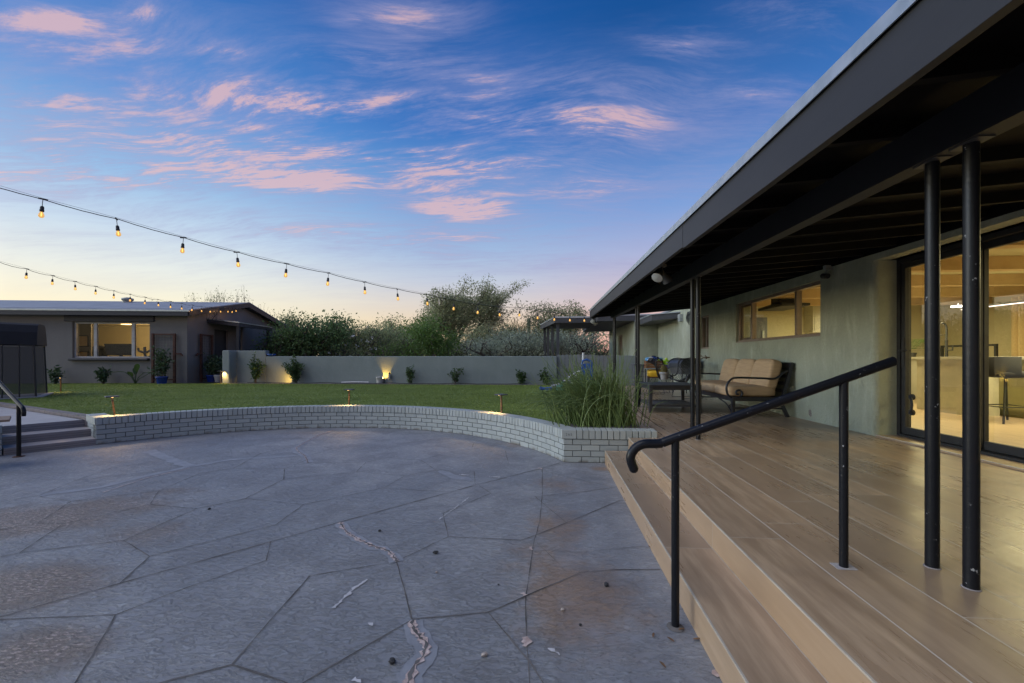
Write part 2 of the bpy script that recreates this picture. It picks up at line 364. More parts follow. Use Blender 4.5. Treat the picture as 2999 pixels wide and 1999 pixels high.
def patio_mat():
    m, t, b, v = new_mat('stamped_concrete')
    ang = R(24)
    sv = mapping(v, (1.0, 2.4, 1), (0, 0, -ang))
    tex = noise(sv, 15, 7, 0.70, 0.15); tex2 = noise(sv, 34, 6, 0.70, 0.1)
    ridge = smooth(tex, 0.47, 0.60)
    flake = smooth(tex2 * 0.6 + tex * 0.4, 0.50, 0.56)
    big = smooth(noise(v, 0.55, 5, 0.6, 0.5), 0.38, 0.66)
    mid_ = smooth(noise(v, 2.6, 5, 0.65, 0.4), 0.40, 0.66)
    col = mixc(big, c4(.240, .256, .282), c4(.365, .368, .378)); col = mixc(mid_ * 0.65, col, c4(.185, .190, .205))
    x, y, z = sep(v)
    def spot(cx, cy, r, a=1.0, s=1.0):
        ex = (x - cx) * (1 / r); ey = (y - cy) * (1 / (r * s))
        return X.op('EXPONENT', (ex * ex + ey * ey) * -1.0) * a
    # rust-brown soil staining beside the steps and along the left
    br = None
    for u, v_, r, a, s in ((1690, 1740, .30, 1.1, 1.4), (1640, 1540, .26, .75, 1.5), (1640, 1420, .30, .55, 1.0), (1760, 1372, .12, 1.1, .8), (1540, 1300, .45, .6, .6), (1460, 1262, .40, .7, .5), (1620, 1650, .3, .6, 1.6), (1850, 1800, .2, .5, 1.3)):
        p = on_z(u, v_, 0); g = spot(p.x, p.y, r, a, s); br = g if br is None else X.op('MAXIMUM', br, g)
    brn = smooth(br + (noise(v, 5, 7, 0.75) - 0.5) * 1.4, 0.15, 0.9)
    col = mixc(brn * 0.8, col, c4(.30, .185, .105))
    lt = None
    for u, v_, r, a, s in ((90, 1520, .75, 1.0, .55), (330, 1480, .7, .7, .5), (60, 1720, .55, .9, .6), (420, 1560, .5, .6, .6), (130, 1900, .35, .8, .7), (480, 1440, .6, .5, .4)):
        p = on_z(u, v_, 0); g = spot(p.x, p.y, r, a, s); lt = g if lt is None else X.op('MAXIMUM', lt, g)
    ltn = smooth(lt + (noise(v, 3.1, 5, 0.7) - 0.5) * 0.9, 0.25, 0.8)
    col = mixc((1.0 - ridge) * (0.30 + ltn * 0.45), col, c4(.125, .118, .125))
    col = mixc(ltn * 0.75, col, c4(.175, .13, .10))
    chip = smooth(tex2, 0.53, 0.58) * smooth(lt + (noise(v, 4.1, 4) - 0.5) * 1.0, 0.50, 0.80)
    col = mixc(chip * 0.75, col, c4(.50, .40, .36))
    # smoother newer strip of concrete next to the steps, with dark debris flecks
    strip = smooth(x + (noise(v, 1.2, 3) - 0.5) * 0.05, 0.02, 0.06) * (1.0 - smooth(y, 5.0, 5.05))
    fleck = smooth(noise(mapping(v, (1, 1.7, 1), (0, 0, 0.7)), 40, 5, 0.75, 0.3), 0.555, 0.64)
    col = mixc(strip * fleck * 0.6, col, c4(.085, .080, .082))
    col = mixc(strip * smooth(noise(v, 3, 4), .5, .7) * 0.4, col, c4(.30, .30, .32))
    col = mixc(strip * smooth(noise(v, 2.4, 6, 0.7), 0.42, 0.66) * 0.5, col, c4(.135, .138, .152))
    pale = smooth(noise(mapping(v, (1, 2.2, 1), (0, 0, -0.5)), 1.5, 6, 0.7, 0.6), 0.60, 0.78)
    col = mixc(pale * 0.35, col, c4(.40, .375, .37))
    setc(t, b.inputs['Base Color'], col)
    setc(t, b.inputs['Roughness'], 0.62 - ridge * 0.14)
    b.inputs['Specular IOR Level'].default_value = 0.45
    bump(t, b, (ridge * 0.8 + tex2 * 0.6) * (1.0 - strip * 0.6) + tex * 0.3, 0.7, 0.015)
    return m
M['patio'] = patio_mat()
M['groove'] = simple('groove_dirt', c4(.062, .056, .052), c4(.150, .140, .135), 4, 0.9)
M['crack'] = simple('crack_raw_concrete', c4(.60, .49, .45), c4(.38, .28, .25), 30, 0.9, bmp=0.6)
M['patch'] = simple('smooth_crack_repair', c4(.262, .272, .292), c4(.20, .206, .222), 9, 0.6, bmp=.3, bscale=34, lo=.3, hi=.7)
M['scrape'] = simple('pale_scrape', c4(.55, .54, .55), c4(.42, .41, .42), 20, 0.7)
M['turf'] = leaf_mat('artificial_turf_blade', c4(.125, .172, .026), c4(.185, .235, .046), 0.2, 0.5)
def turf_base():
    m, t, b, v = new_mat('turf_base')
    s = noise(mapping(v, (0.35, 2.2, 1), (0, 0, R(6))), 1.6, 5, 0.6); n = noise(v, 60, 4, 0.7)
    col = mixc(smooth(s, 0.38, 0.64), c4(.100, .140, .018), c4(.150, .195, .032)); col = mixc(smooth(n, .45, .7) * .5, col, c4(.045, .075, .012))
    setc(t, b.inputs['Base Color'], col); b.inputs['Roughness'].default_value = 0.8; b.inputs['Specular IOR Level'].default_value = 0.2
    bump(t, b, n, 0.6, 0.02); return m
M['turf_base'] = turf_base()
M['leaf_dark'] = leaf_mat('dark_leaf', c4(0.066,0.116,0.043), c4(0.123,0.201,0.066), 0.45)
M['leaf_olive'] = leaf_mat('olive_leaf', c4(.19, .225, .095), c4(.31, .345, .165), 0.45)
M['leaf_green'] = leaf_mat('fresh_leaf', c4(0.071,0.131,0.023), c4(0.125,0.210,0.044), 0.45)
M['leaf_grey'] = leaf_mat('grey_green_leaf', c4(0.227,0.255,0.174), c4(0.362,0.397,0.282), 0.45)
M['leaf_mesquite'] = leaf_mat('mesquite_leaf', c4(.20, .22, .105), c4(.33, .35, .185), 0.45)
M['leaf_shrub'] = leaf_mat('shrub_leaf', c4(.030, .062, .018), c4(.068, .115, .036), 0.45)
M['leaf_deep'] = leaf_mat('deep_green_leaf', c4(0.029,0.055,0.023), c4(0.052,0.091,0.039), 0.3)  # darkest leaf green, for the guest house plants
M['stalk'] = leaf_mat('rush_stalk', c4(.060, .105, .024), c4(.165, .230, .075), 0.15, 0.45)
M['flower'] = leaf_mat('white_blossom', c4(.55, .55, .52), c4(.62, .62, .60), 0.2)

# ------------------------------------------------------------------ mesh builder
class MB:
    def __init__(s): s.v = []; s.f = []; s.m = []; s.sm = []
    def add(s, vs, fs, mi=0, smooth=False):
        o = len(s.v); s.v += [tuple(p) for p in vs]
        for f in fs: s.f.append(tuple(i + o for i in f)); s.m.append(mi); s.sm.append(smooth)
    def box(s, a, b, mi=0, mat=None):
        (x0, y0, z0), (x1, y1, z1) = a, b
        vs = [Vector(p) for p in ((x0, y0, z0), (x1, y0, z0), (x1, y1, z0), (x0, y1, z0), (x0, y0, z1), (x1, y0, z1), (x1, y1, z1), (x0, y1, z1))]
        if mat is not None: vs = [mat @ p for p in vs]
        s.add(vs, [(0, 3, 2, 1), (4, 5, 6, 7), (0, 1, 5, 4), (1, 2, 6, 5), (2, 3, 7, 6), (3, 0, 4, 7)], mi); return s
    def hexa(s, p, mi=0):   # 8 corners: bottom ring then top ring
        s.add(p, [(0, 3, 2, 1), (4, 5, 6, 7), (0, 1, 5, 4), (1, 2, 6, 5), (2, 3, 7, 6), (3, 0, 4, 7)], mi); return s
    def bar(s, p, q, w, h, mi=0, up=(0, 0, 1)):
        p, q = Vector(p), Vector(q); d = (q - p).normalized(); u = Vector(up)
        if abs(d.dot(u)) > 0.98: u = Vector((1, 0, 0))
        r = d.cross(u).normalized(); u = r.cross(d)
        c = [r * (-w / 2) + u * (-h / 2), r * (w / 2) + u * (-h / 2), r * (w / 2) + u * (h / 2), r * (-w / 2) + u * (h / 2)]
        s.add([p + k for k in c] + [q + k for k in c], [(0, 1, 2, 3), (7, 6, 5, 4), (0, 4, 5, 1), (1, 5, 6, 2), (2, 6, 7, 3), (3, 7, 4, 0)], mi); return s
    def tube(s, pts, r, n=8, mi=0, cap=True):
        pts = [Vector(p) for p in pts]; k = len(pts)
        rs = r if isinstance(r, (list, tuple)) else [r] * k
        t0 = (pts[1] - pts[0]).normalized()
        ref = Vector((0, 0, 1)) if abs(t0.z) < 0.9 else Vector((1, 0, 0))
        nrm = t0.cross(ref).normalized(); vs = []
        for i in range(k):
            t = (pts[min(i + 1, k - 1)] - pts[max(i - 1, 0)])
            t = t.normalized() if t.length > 1e-9 else t0
            nrm = nrm - t * nrm.dot(t); nrm = nrm.normalized() if nrm.length > 1e-6 else t.orthogonal().normalized()
            bn = t.cross(nrm)
            for j in range(n):
                a = 2 * math.pi * j / n
                vs.append(pts[i] + (nrm * math.cos(a) + bn * math.sin(a)) * rs[i])
        fs = [(i * n + j, i * n + (j + 1) % n, (i + 1) * n + (j + 1) % n, (i + 1) * n + j) for i in range(k - 1) for j in range(n)]
        s.add(vs, fs, mi, n > 4)
        if cap: s.add([vs[j] for j in range(n)], [tuple(reversed(range(n)))], mi); s.add([vs[(k - 1) * n + j] for j in range(n)], [tuple(range(n))], mi)
        return s
    def lathe(s, prof, c=(0, 0, 0), n=20, mi=0, mat=None):
        vs = []
        for (r, z) in prof:
            for j in range(n):
                a = 2 * math.pi * j / n; p = Vector((r * math.cos(a), r * math.sin(a), z))
                if mat is not None: p = mat @ p
                vs.append(p + Vector(c))
        k = len(prof)
        s.add(vs, [(i * n + j, i * n + (j + 1) % n, (i + 1) * n + (j + 1) % n, (i + 1) * n + j) for i in range(k - 1) for j in range(n)], mi, True)
        s.add(vs[:n], [tuple(reversed(range(n)))], mi); s.add(vs[-n:], [tuple(range(n))], mi); return s
    def prism(s, poly, z0, z1, mi=0):
        n = len(poly)
        s.add([(x, y, z0) for x, y in poly] + [(x, y, z1) for x, y in poly],
              [tuple(reversed(range(n))), tuple(range(n, 2 * n))] + [(i, (i + 1) % n, n + (i + 1) % n, n + i) for i in range(n)], mi); return s
    def ball(s, c, r, n=12, mi=0, mat=None):
        k = n // 2 + 1
        prof = [(max(1e-4, math.sin(math.pi * i / (k - 1))), -math.cos(math.pi * i / (k - 1))) for i in range(k)]
        r = r if isinstance(r, (tuple, list)) else (r, r, r)
        mm = Matrix.Diagonal((r[0], r[1], r[2], 1))
        if mat is not None: mm = mat @ mm
        return s.lathe(prof, c, n, mi, mm)
    def pillow(s, size, mat, n=8, rnd=5.0, puff=0.12, mi=0, tuft=None):
        bm = bmesh.new(); bmesh.ops.create_cube(bm, size=2); bmesh.ops.subdivide_edges(bm, edges=bm.edges[:], cuts=n, use_grid_fill=True)
        out = []
        for q in bm.verts:
            p = q.co.copy(); l = (abs(p.x) ** rnd + abs(p.y) ** rnd + abs(p.z) ** rnd) ** (1 / rnd); p = p / l
            x, y, z = p
            z *= 1 + puff * (1 - x * x) * (1 - y * y) * 1.6
            if tuft is not None:
                d = math.hypot((x - tuft[0]) * size[0], (y - tuft[1]) * size[1]); z -= math.copysign(0.42 * math.exp(-(d / 0.055) ** 2), z) if z > 0 else 0
            out.append(mat @ Vector((x * size[0] / 2, y * size[1] / 2, z * size[2] / 2)))
        s.add(out, [tuple(v.index for v in f.verts) for f in bm.faces], mi, True); bm.free(); return s
    def build(s, name, mats, parent=None, bevel=0.0, loc=None):
        me = bpy.data.meshes.new(name)
        v = s.v
        if loc is not None: v = [(a - loc[0], b - loc[1], c - loc[2]) for a, b, c in v]
        me.from_pydata(v, [], s.f)
        if not isinstance(mats, (list, tuple)): mats = [mats]
        for m in mats: me.materials.append(m)
        me.polygons.foreach_set('material_index', s.m); me.polygons.foreach_set('use_smooth', s.sm)
        me.update()
        o = bpy.data.objects.new(name, me); COL.objects.link(o)
        if loc is not None: o.location = loc
        if parent is not None: o.parent = parent
        if bevel:
            b = o.modifiers.new('bevel', 'BEVEL'); b.width = bevel; b.segments = 2; b.limit_method = 'ANGLE'; b.angle_limit = R(40)
        return o
def tag(o, label=None, cat=None, group=None, kind=None):
    for k, v in (('label', label), ('category', cat), ('group', group), ('kind', kind)):
        if v: o[k] = v
    return o
def thing(name, label, cat, loc=(0, 0, 0), rz=0.0, group=None):
    o = bpy.data.objects.new(name, None); COL.objects.link(o); o.location = loc; o.rotation_euler = (0, 0, rz)
    o.empty_display_size = 0.1
    return tag(o, label, cat, group)
def copy_tree(o, parent=None):
    c = o.copy(); COL.objects.link(c)
    if parent is not None: c.parent = parent
    for ch in list(o.children): copy_tree(ch, c)
    return c
def lamp(name, kind, loc, energy, col, parent=None, **k):
    d = bpy.data.lights.new(name, kind); d.energy = energy; d.color = col
    for a, b in k.items():
        if a != 'aim': setattr(d, a, b)
    o = bpy.data.objects.new(name, d); COL.objects.link(o); o.location = loc
    if 'aim' in k: o.rotation_euler = (Vector(k['aim'])).to_track_quat('-Z', 'Y').to_euler()
    if parent is not None: o.parent = parent
    return o
WARM = (1.0, 0.60, 0.20)
def Tm(loc, rot=(0, 0, 0)):
    return Matrix.Translation(loc) @ Matrix.Rotation(rot[2], 4, 'Z') @ Matrix.Rotation(rot[1], 4, 'Y') @ Matrix.Rotation(rot[0], 4, 'X')

def root_inv(root):
    return (Matrix.Translation(root.location) @ root.rotation_euler.to_matrix().to_4x4()).inverted()
def wb(mb, name, mats, root, parent=None, bevel=0.0):
    """build a part from world coordinates under a thing"""
    inv = root_inv(root); mb.v = [tuple(inv @ Vector(p)) for p in mb.v]
    return mb.build(name, mats, parent if parent is not None else root, bevel)

# ================================================================== SETTING
LZ, DZ = 0.33, 0.30
def sheet(name, poly, z, mat, kind='structure', sub=0):
    bm = bmesh.new(); vs = [bm.verts.new((x, y, z)) for x, y in poly]; f = bm.faces.new(vs)
    if f.normal.z < 0: f.normal_flip()
    bmesh.ops.triangulate(bm, faces=bm.faces[:])
    me = bpy.data.meshes.new(name); bm.to_mesh(me); bm.free(); me.materials.append(mat)
    o = bpy.data.objects.new(name, me); COL.objects.link(o); o['kind'] = kind
    return o
sheet('ground', [(-250, -250), (250, -250), (250, 250), (-250, 250)], -0.03, M['soil'])

# ---- patio of stamped concrete with its cut grooves, cracks and repairs
pat = MB()
pat.add([(-12, -4, 0), (0.66, -4, 0), (0.66, 7.6, 0), (-12, 7.6, 0)], [(0, 1, 2, 3)], 0)
rg = random.Random(3)
def strip(px, wdt, z, mi, jit=0.25, step=0.07, wander=0.0, vary=0.3):
    pts = [on_z(u, v, 0) for u, v in px]; out = []
    for a, b in zip(pts, pts[1:]):
        n = max(1, int((b - a).length / step))
        for i in range(n): out.append(a.lerp(b, i / n))
    out.append(pts[-1]); k = len(out)
    L, Rr = [], []
    for i, p in enumerate(out):
        t = (out[min(i + 1, k - 1)] - out[max(i - 1, 0)]).normalized(); s = Vector((-t.y, t.x, 0))
        c = p + s * rg.uniform(-1, 1) * wander
        ww = wdt * (1 + rg.uniform(-vary, vary)) / 2
        L.append(c + s * ww); Rr.append(c - s * ww)
    vs = [(p.x, p.y, z) for p in L] + [(p.x, p.y, z) for p in Rr]
    pat.add(vs, [(k + i, k + i + 1, i + 1, i) for i in range(k - 1)], mi)
GR = [  # photograph pixels of the grooves
    ([(-300, 1892), (0, 1807), (440, 1684), (795, 1586), (996, 1529), (1392, 1421), (1588, 1371), (1641, 1355)], .012),
    ([(-200, 1822), (0, 1815), (339, 1801), (535, 1725), (680, 1677), (780, 1641), (793, 1586)], .010),
    ([(339, 1801), (290, 1886), (222, 1999), (120, 2150)], .011), ([(907, 1687), (770, 1842), (678, 1947), (510, 1990), (250, 2070)], .011),
    ([(678, 1947), (826, 1995), (950, 2060)], .011), ([(907, 1687), (1000, 1671), (1160, 1646)], .008), ([(880, 2005), (1000, 1934), (1200, 1819)], .011),
    ([(1162, 1646), (1178, 1704), (1206, 1814)], .010), ([(1206, 1814), (1430, 1794), (1547, 1743), (1702, 1676), (1820, 1668), (1934, 1669)], .010),
    ([(1430, 1796), (1552, 1939), (1590, 1999), (1640, 2100)], .011), ([(1180, 1635), (1313, 1572), (1527, 1582), (1578, 1564), (1659, 1531), (1817, 1465)], .009),
    ([(1313, 1572), (1297, 1503), (1437, 1445), (1404, 1422)], .008), ([(1588, 1371), (1588, 1450), (1580, 1531), (1562, 1592), (1547, 1710), (1539, 1750), (1541, 1862), (1552, 1999), (1556, 2100)], .008),
    ([(1565, 1455), (1710, 1440), (1802, 1427)], .007), ([(1588, 1378), (1695, 1404), (1800, 1428)], .005), ([(1567, 1455), (1659, 1531)], .006), ([(1389, 1381), (1392, 1421)], .008),
    ([(900, 1396), (1045, 1381), (1185, 1394), (1277, 1377), (1389, 1381)], .007), ([(1045, 1381), (1073, 1353), (902, 1356)], .007), ([(1073, 1353), (1140, 1340), (1234, 1348), (1277, 1377)], .007),
    ([(1234, 1348), (1300, 1327), (1470, 1302)], .006), ([(1124, 1429), (1185, 1394)], .007), ([(1124, 1429), (1323, 1442)], .006), ([(-100, 1485), (0, 1470), (117, 1450), (224, 1406), (330, 1370), (520, 1340)], .007),
    ([(117, 1455), (209, 1468), (466, 1437), (586, 1386), (683, 1372), (765, 1327), (900, 1300)], .008), ([(209, 1468), (112, 1531), (0, 1552), (-120, 1570)], .010),
    ([(112, 1531), (186, 1534), (438, 1478), (466, 1437)], .009), ([(186, 1534), (56, 1620), (0, 1631), (-150, 1660)], .010), ([(56, 1620), (362, 1583), (576, 1490), (719, 1460), (831, 1404), (833, 1373), (902, 1345)], .009),
    ([(438, 1478), (576, 1490)], .008), ([(362, 1583), (438, 1630), (352, 1709)], .012), ([(438, 1630), (808, 1537), (889, 1478), (1000, 1455), (1124, 1429)], .009), ([(719, 1460), (889, 1478)], .007),
    ([(683, 1372), (833, 1373)], .006), ([(831, 1404), (900, 1396)], .007), ([(640, 1325), (765, 1327)], .005), ([(120, 1405), (224, 1406), (500, 1375)], .005), ([(1573, 1590), (1640, 1655)], .004), ([(1575, 1612), (1700, 1618), (1890, 1600)], .004),
    ([(1480, 1320), (1489, 1357)], .006), ([(1389, 1296), (1382, 1311)], .006)]
for i_, (px, wd) in enumerate(GR): strip(px, wd * 0.60, 0.0030 + i_ * 0.00003, 1, wander=0.0022, vary=0.6)
ck1 = [(997, 1531), (1005, 1548), (1022, 1564), (1045, 1578), (1068, 1590), (1095, 1601), (1119, 1608), (1138, 1616), (1150, 1628), (1162, 1646)]
ck2 = [(1208, 1819), (1211, 1847), (1231, 1867), (1243, 1880), (1249, 1898), (1241, 1918), (1231, 1934), (1214, 1950), (1211, 1962), (1203, 1980), (1198, 1999), (1188, 2060)]
ck3 = [(979, 1259), (935, 1274), (890, 1298), (867, 1312), (873, 1322), (893, 1335), (899, 1346), (902, 1355)]
for ck, pw in ((ck1, .075), (ck2, .10)): strip(ck, pw, 0.0018, 3, step=0.05, wander=0.012, vary=0.18)
strip(ck3, .10, 0.0018, 3, step=0.06, wander=0.012, vary=0.2)
strip([(117, 1450), (300, 1425), (430, 1393), (556, 1366), (680, 1345), (866, 1335)], .09, 0.0022, 3, step=0.08, wander=0.012, vary=0.25)
strip([(433, 1320), (480, 1338), (556, 1366)], .12, 0.0026, 3, step=0.08, wander=0.012, vary=0.25)
strip([(1290, 1378), (1320, 1392), (1380, 1408)], .09, 0.0018, 3, step=0.08, wander=0.01, vary=0.5)
for ck, cw in ((ck1, .028), (ck2, .036), (ck3, .020)):
    strip(ck, cw * .8, 0.0052, 2, step=0.012, wander=0.006, vary=0.8)
    strip(ck, cw * .28, 0.0066, 1, step=0.012, wander=0.005, vary=0.95)
strip([(300, 1443), (430, 1400), (556, 1371)], .010, 0.0052, 2, step=0.03, wander=0.004, vary=0.8)
for px, wd in (([(978, 1782), (1010, 1750), (1040, 1722), (1076, 1698)], .022), ([(1283, 1524), (1330, 1490), (1372, 1458)], .014), ([(1345, 1390), (1372, 1392)], .03), ([(1432, 1397), (1465, 1398)], .03), ([(1078, 1826), (1092, 1834)], .03), ([(1035, 1990), (1060, 1999)], .03), ([(1545, 1404), (1560, 1405)], .03), ([(1605, 1899), (1640, 1920)], .03)):
    strip(px, wd * .55, 0.0046, 4, step=0.012, wander=0.005, vary=0.98)
for px, wd in (([(1553, 1603), (1558, 1612)], .016), ([(1530, 1738), (1537, 1746)], .02), ([(1535, 1868), (1542, 1882), (1536, 1896)], .03), ([(1575, 1371), (1588, 1373)], .02), ([(2070, 1858), (2090, 1890)], .02), ([(2088, 1965), (2105, 1985)], .03)):
    strip(px, wd, 0.0052, 2, step=0.012, wander=0.004, vary=0.7)
patio = pat.build('patio', [M['patio'], M['groove'], M['crack'], M['patch'], M['scrape']]); patio['kind'] = 'structure'

# ---- deck with two steps, wood-look tile
X1, X2, XW = 0.643, 0.905, 3.75
dk = MB(); Y0, Y1, YE = -3.0, 4.915, 14.55
dk.add([(X2 + .004, Y0, DZ), (XW + .3, Y0, DZ), (XW + .3, Y1, DZ), (X2 + .004, Y1, DZ)], [(0, 1, 2, 3)], 0)
dk.add([(1.14, Y1, DZ), (XW + .3, Y1, DZ), (XW + .3, YE, DZ), (1.14, YE, DZ)], [(0, 1, 2, 3)], 0)
dk.add([(1.14, Y1 + .2, 0), (1.14, YE, 0), (1.14, YE, DZ), (1.14, Y1 + .2, DZ)], [(0, 3, 2, 1)], 1)
dk.add([(X1 + .004, Y0, .15), (X2, Y0, .15), (X2, Y1, .15), (X1 + .004, Y1, .15)], [(0, 1, 2, 3)], 0)
dk.add([(X1, Y0, 0), (X1, Y1, 0), (X1, Y1, .146), (X1, Y0, .146)], [(0, 3, 2, 1)], 1)
dk.add([(X2, Y0, .15), (X2, Y1, .15), (X2, Y1, .296), (X2, Y0, .296)], [(0, 3, 2, 1)], 1)
for xx, zz in ((X1, .15), (X2, DZ)): dk.box((xx - .0035, Y0, zz - .006), (xx + .0045, Y1, zz + .001), 2)
dk.add([(X2 - .006, Y0, .1515), (X2 - .001, Y0, .1515), (X2 - .001, Y1, .1515), (X2 - .006, Y1, .1515)], [(0, 1, 2, 3)], 2)
dk.add([(XW - .012, 5.30, DZ + .002), (XW - .002, 5.30, DZ + .002), (XW - .002, YE, DZ + .002), (XW - .012, YE, DZ + .002)], [(0, 1, 2, 3)], 2)
# door threshold: low tiled curb with a pale edge trim
dk.box((XW + .0, 1.2, DZ), (XW + .3, 5.24, DZ + .020), 1); dk.box((XW - .006, 1.2, DZ + .016), (XW + .008, 5.24, DZ + .0225), 2)
deck = dk.build('deck', [M['deck'], M['deck_riser'], M['trim']]); deck['kind'] = 'structure'

# ---- raised lawn, path beside it, gravel edges
CC, RC = Vector((-3.15, 3.45, 0)), 3.65
def arc(r, a0, a1, n):
    return [(CC.x + r * math.cos(R(a0 + (a1 - a0) * i / n)), CC.y + r * math.sin(R(a0 + (a1 - a0) * i / n))) for i in range(n + 1)]
A_L, A_R = 147.7, 24.2
PL = Vector((CC.x + RC * math.cos(R(A_L)), CC.y + RC * math.sin(R(A_L)), 0))
OUT = Vector((math.cos(R(A_L)), math.sin(R(A_L)), 0)); GO = Vector((-math.sin(R(A_L)), math.cos(R(A_L)), 0))
ce = PL + OUT * 0.62
cf = on_z(0, 1188, .30)
cdir = (cf - ce).normalized(); cfar = ce + cdir * 14
lawn_poly = [(1.10, 5.12), (1.10, 14.0), (-11.0, 13.75), (-16, 13.6), (-24, 12.0), (cfar.x, cfar.y), (ce.x, ce.y)] + [(PL + OUT * .2).to_tuple()[:2]] + arc(RC + .19, A_L - 1, A_R + 2, 40)
lawn = sheet('lawn', lawn_poly, LZ, M['turf_base'], 'stuff')
# turf blades over the lawn sheet, denser nearer the viewer
def add_blades(o, n):
    me = o.data; me.calc_loop_triangles()
    V = np.array([v.co[:] for v in me.vertices]); T = np.array([t.vertices[:] for t in me.loop_triangles])
    A = V[T]; area = np.linalg.norm(np.cross(A[:, 1] - A[:, 0], A[:, 2] - A[:, 0]), axis=1)
    d = np.linalg.norm(A.mean(1)[:, :2], axis=1); wgt = area
    rs = np.random.RandomState(2); ti = rs.choice(len(T), n, p=wgt / wgt.sum())
    r1, r2 = rs.rand(2, n); sq = np.sqrt(r1)
    P = A[ti, 0] * (1 - sq)[:, None] + A[ti, 1] * (sq * (1 - r2))[:, None] + A[ti, 2] * (sq * r2)[:, None]
    keep = rs.rand(n) < np.clip((9.5 / np.linalg.norm(P[:, :2], axis=1)) ** 1.5, 0, 1); P = P[keep]; n = len(P)
    a = rs.rand(n) * 6.283; wd = .0022 + .002 * rs.rand(n) + P[:, 1] * .0003; h = .009 + .011 * rs.rand(n); l = rs.normal(0, .014, (n, 2))
    s = np.c_[np.cos(a) * wd, np.sin(a) * wd, np.zeros(n)]
    tip = P + np.c_[l, h]
    allv = np.concatenate([V, np.stack([P - s, P + s, tip], 1).reshape(-1, 3)])
    faces = [tuple(t) for t in T] + [(len(V) + 3 * i, len(V) + 3 * i + 1, len(V) + 3 * i + 2) for i in range(n)]
    m2 = bpy.data.meshes.new('lawn'); m2.from_pydata([tuple(p) for p in allv], [], faces)
    m2.materials.append(M['turf_base']); m2.materials.append(M['turf'])
    m2.polygons.foreach_set('material_index', [0] * len(T) + [1] * n); o.data = m2
add_blades(lawn, 150000)
# path platform above the little stair, and its brick curb
pe = PL + OUT * 0.70
path_poly = [(pe + GO * .82).to_tuple()[:2], pe.to_tuple()[:2], (ce - GO * -.02).to_tuple()[:2], (cfar.x, cfar.y), (cfar + GO * 6).to_tuple()[:2], (pe + GO * 6).to_tuple()[:2]]
sheet('path', path_poly, .29, M['concrete'])
cb = MB()
n = 60
for i in range(n):
    a = ce + cdir * (i * 14 / n + .004); b = ce + cdir * ((i + 1) * 14 / n - .004); s = Vector((-cdir.y, cdir.x, 0)) * -1
    cb.hexa([(a.x, a.y, .2), (b.x, b.y, .2), ((b + s * .11).x, (b + s * .11).y, .2), ((a + s * .11).x, (a + s * .11).y, .2), (a.x, a.y, .335), (b.x, b.y, .335), ((b + s * .11).x, (b + s * .11).y, .345), ((a + s * .11).x, (a + s * .11).y, .345)])
o = cb.build('path_curb', M['curb_brick'], bevel=.006); o['kind'] = 'structure'
stp = MB()
for s0, z0, z1 in ((0.0, -.01, .085), (.34, .08, .188), (.70, .18, .2895)):
    a = PL + OUT * s0; b = a + GO * .82; c = b + OUT * (.345 if s0 < .6 else .25); d = a + OUT * (.345 if s0 < .6 else .25)
    stp.hexa([(p.x, p.y, z0) for p in (a, b, c, d)] + [(p.x, p.y, z1) for p in (a, b, c, d)])
    for k in (.33, .62):       # shallow board marks in the riser
        zz = z0 + (z1 - z0) * k
        q = a - OUT * .0015; q2 = b - OUT * .0015
        stp.hexa([(p.x, p.y, zz) for p in (q, q2, b, a)] + [(p.x, p.y, zz + .004) for p in (q, q2, b, a)], 1)
o = stp.build('steps', [M['step_concrete'], M['groove']], bevel=.008); o['kind'] = 'structure'
gb = MB()
gb.box((-11.2, 13.72, .2), (1.1, 14.1, .342)); gb.box((0.25, 5.12, .1), (1.13, 6.3, .345))
o = gb.build('gravel_bed', M['gravel']); o['kind'] = 'structure'

# ================================================================== BRICK RETAINING WALL
def brick_run(mb, p0, p1, nrm, z0, courses, cap_to=None, cap_from=0.0, depth=.10, stagger=0, capd=.2, skip_cap=None):
    d = (p1 - p0); L = d.length; d = d.normalized(); BL, BH = .2063, .0675
    for c in range(courses):
        s = -(.5 * BL if (c + stagger) % 2 else 0.0)
        while s < L - .01:
            a, b = max(s + .004, .004), min(s + BL - .005, L - .002)
            if b - a > .02:
                A, B = p0 + d * a, p0 + d * b; zb = z0 + c * BH + .004; zt = zb + .0585
                mb.hexa([(q.x, q.y, zb) for q in (A, B, B - nrm * depth, A - nrm * depth)] + [(q.x, q.y, zt) for q in (A, B, B - nrm * depth, A - nrm * depth)], 0)
            s += BL
    if cap_to is not None:
        s = cap_from; zb = z0 + courses * BH + .003; zt = zb + .101
        while s < cap_to - .02:
            A, B = p0 + d * (s + .004) + nrm * .010, p0 + d * (s + .0655) + nrm * .010
            mb.hexa([(q.x, q.y, zb) for q in (A, B, B - nrm * capd, A - nrm * capd)] + [(q.x, q.y, zt) for q in (A, B, B - nrm * capd, A - nrm * capd)], 0)
            s += .0695
bw = MB(); core = MB()
BL, BH = .2063, .0675; da = math.degrees(BL / RC)
rb = random.Random(5)
for c in range(4):
    a = A_L - (0 if c % 2 == 0 else -da / 2)
    while a > A_R + .1:
        a0, a1 = min(a, A_L) - math.degrees(.004 / RC), max(a - da + math.degrees(.005 / RC), A_R)
        if a0 - a1 > .3:
            j = rb.uniform(-.0015, .0015); zb = c * BH + .004 + rb.uniform(-.001, .001); zt = zb + .0585
            k = 3; inn = [(CC.x + (RC + j) * math.cos(R(a0 + (a1 - a0) * i / k)), CC.y + (RC + j) * math.sin(R(a0 + (a1 - a0) * i / k))) for i in range(k + 1)]
            oo = [(CC.x + (RC + .09) * math.cos(R(a0 + (a1 - a0) * i / k)), CC.y + (RC + .09) * math.sin(R(a0 + (a1 - a0) * i / k))) for i in range(k + 1)]
            bw.prism(inn + oo[::-1], zb, zt, 0)
        a -= da
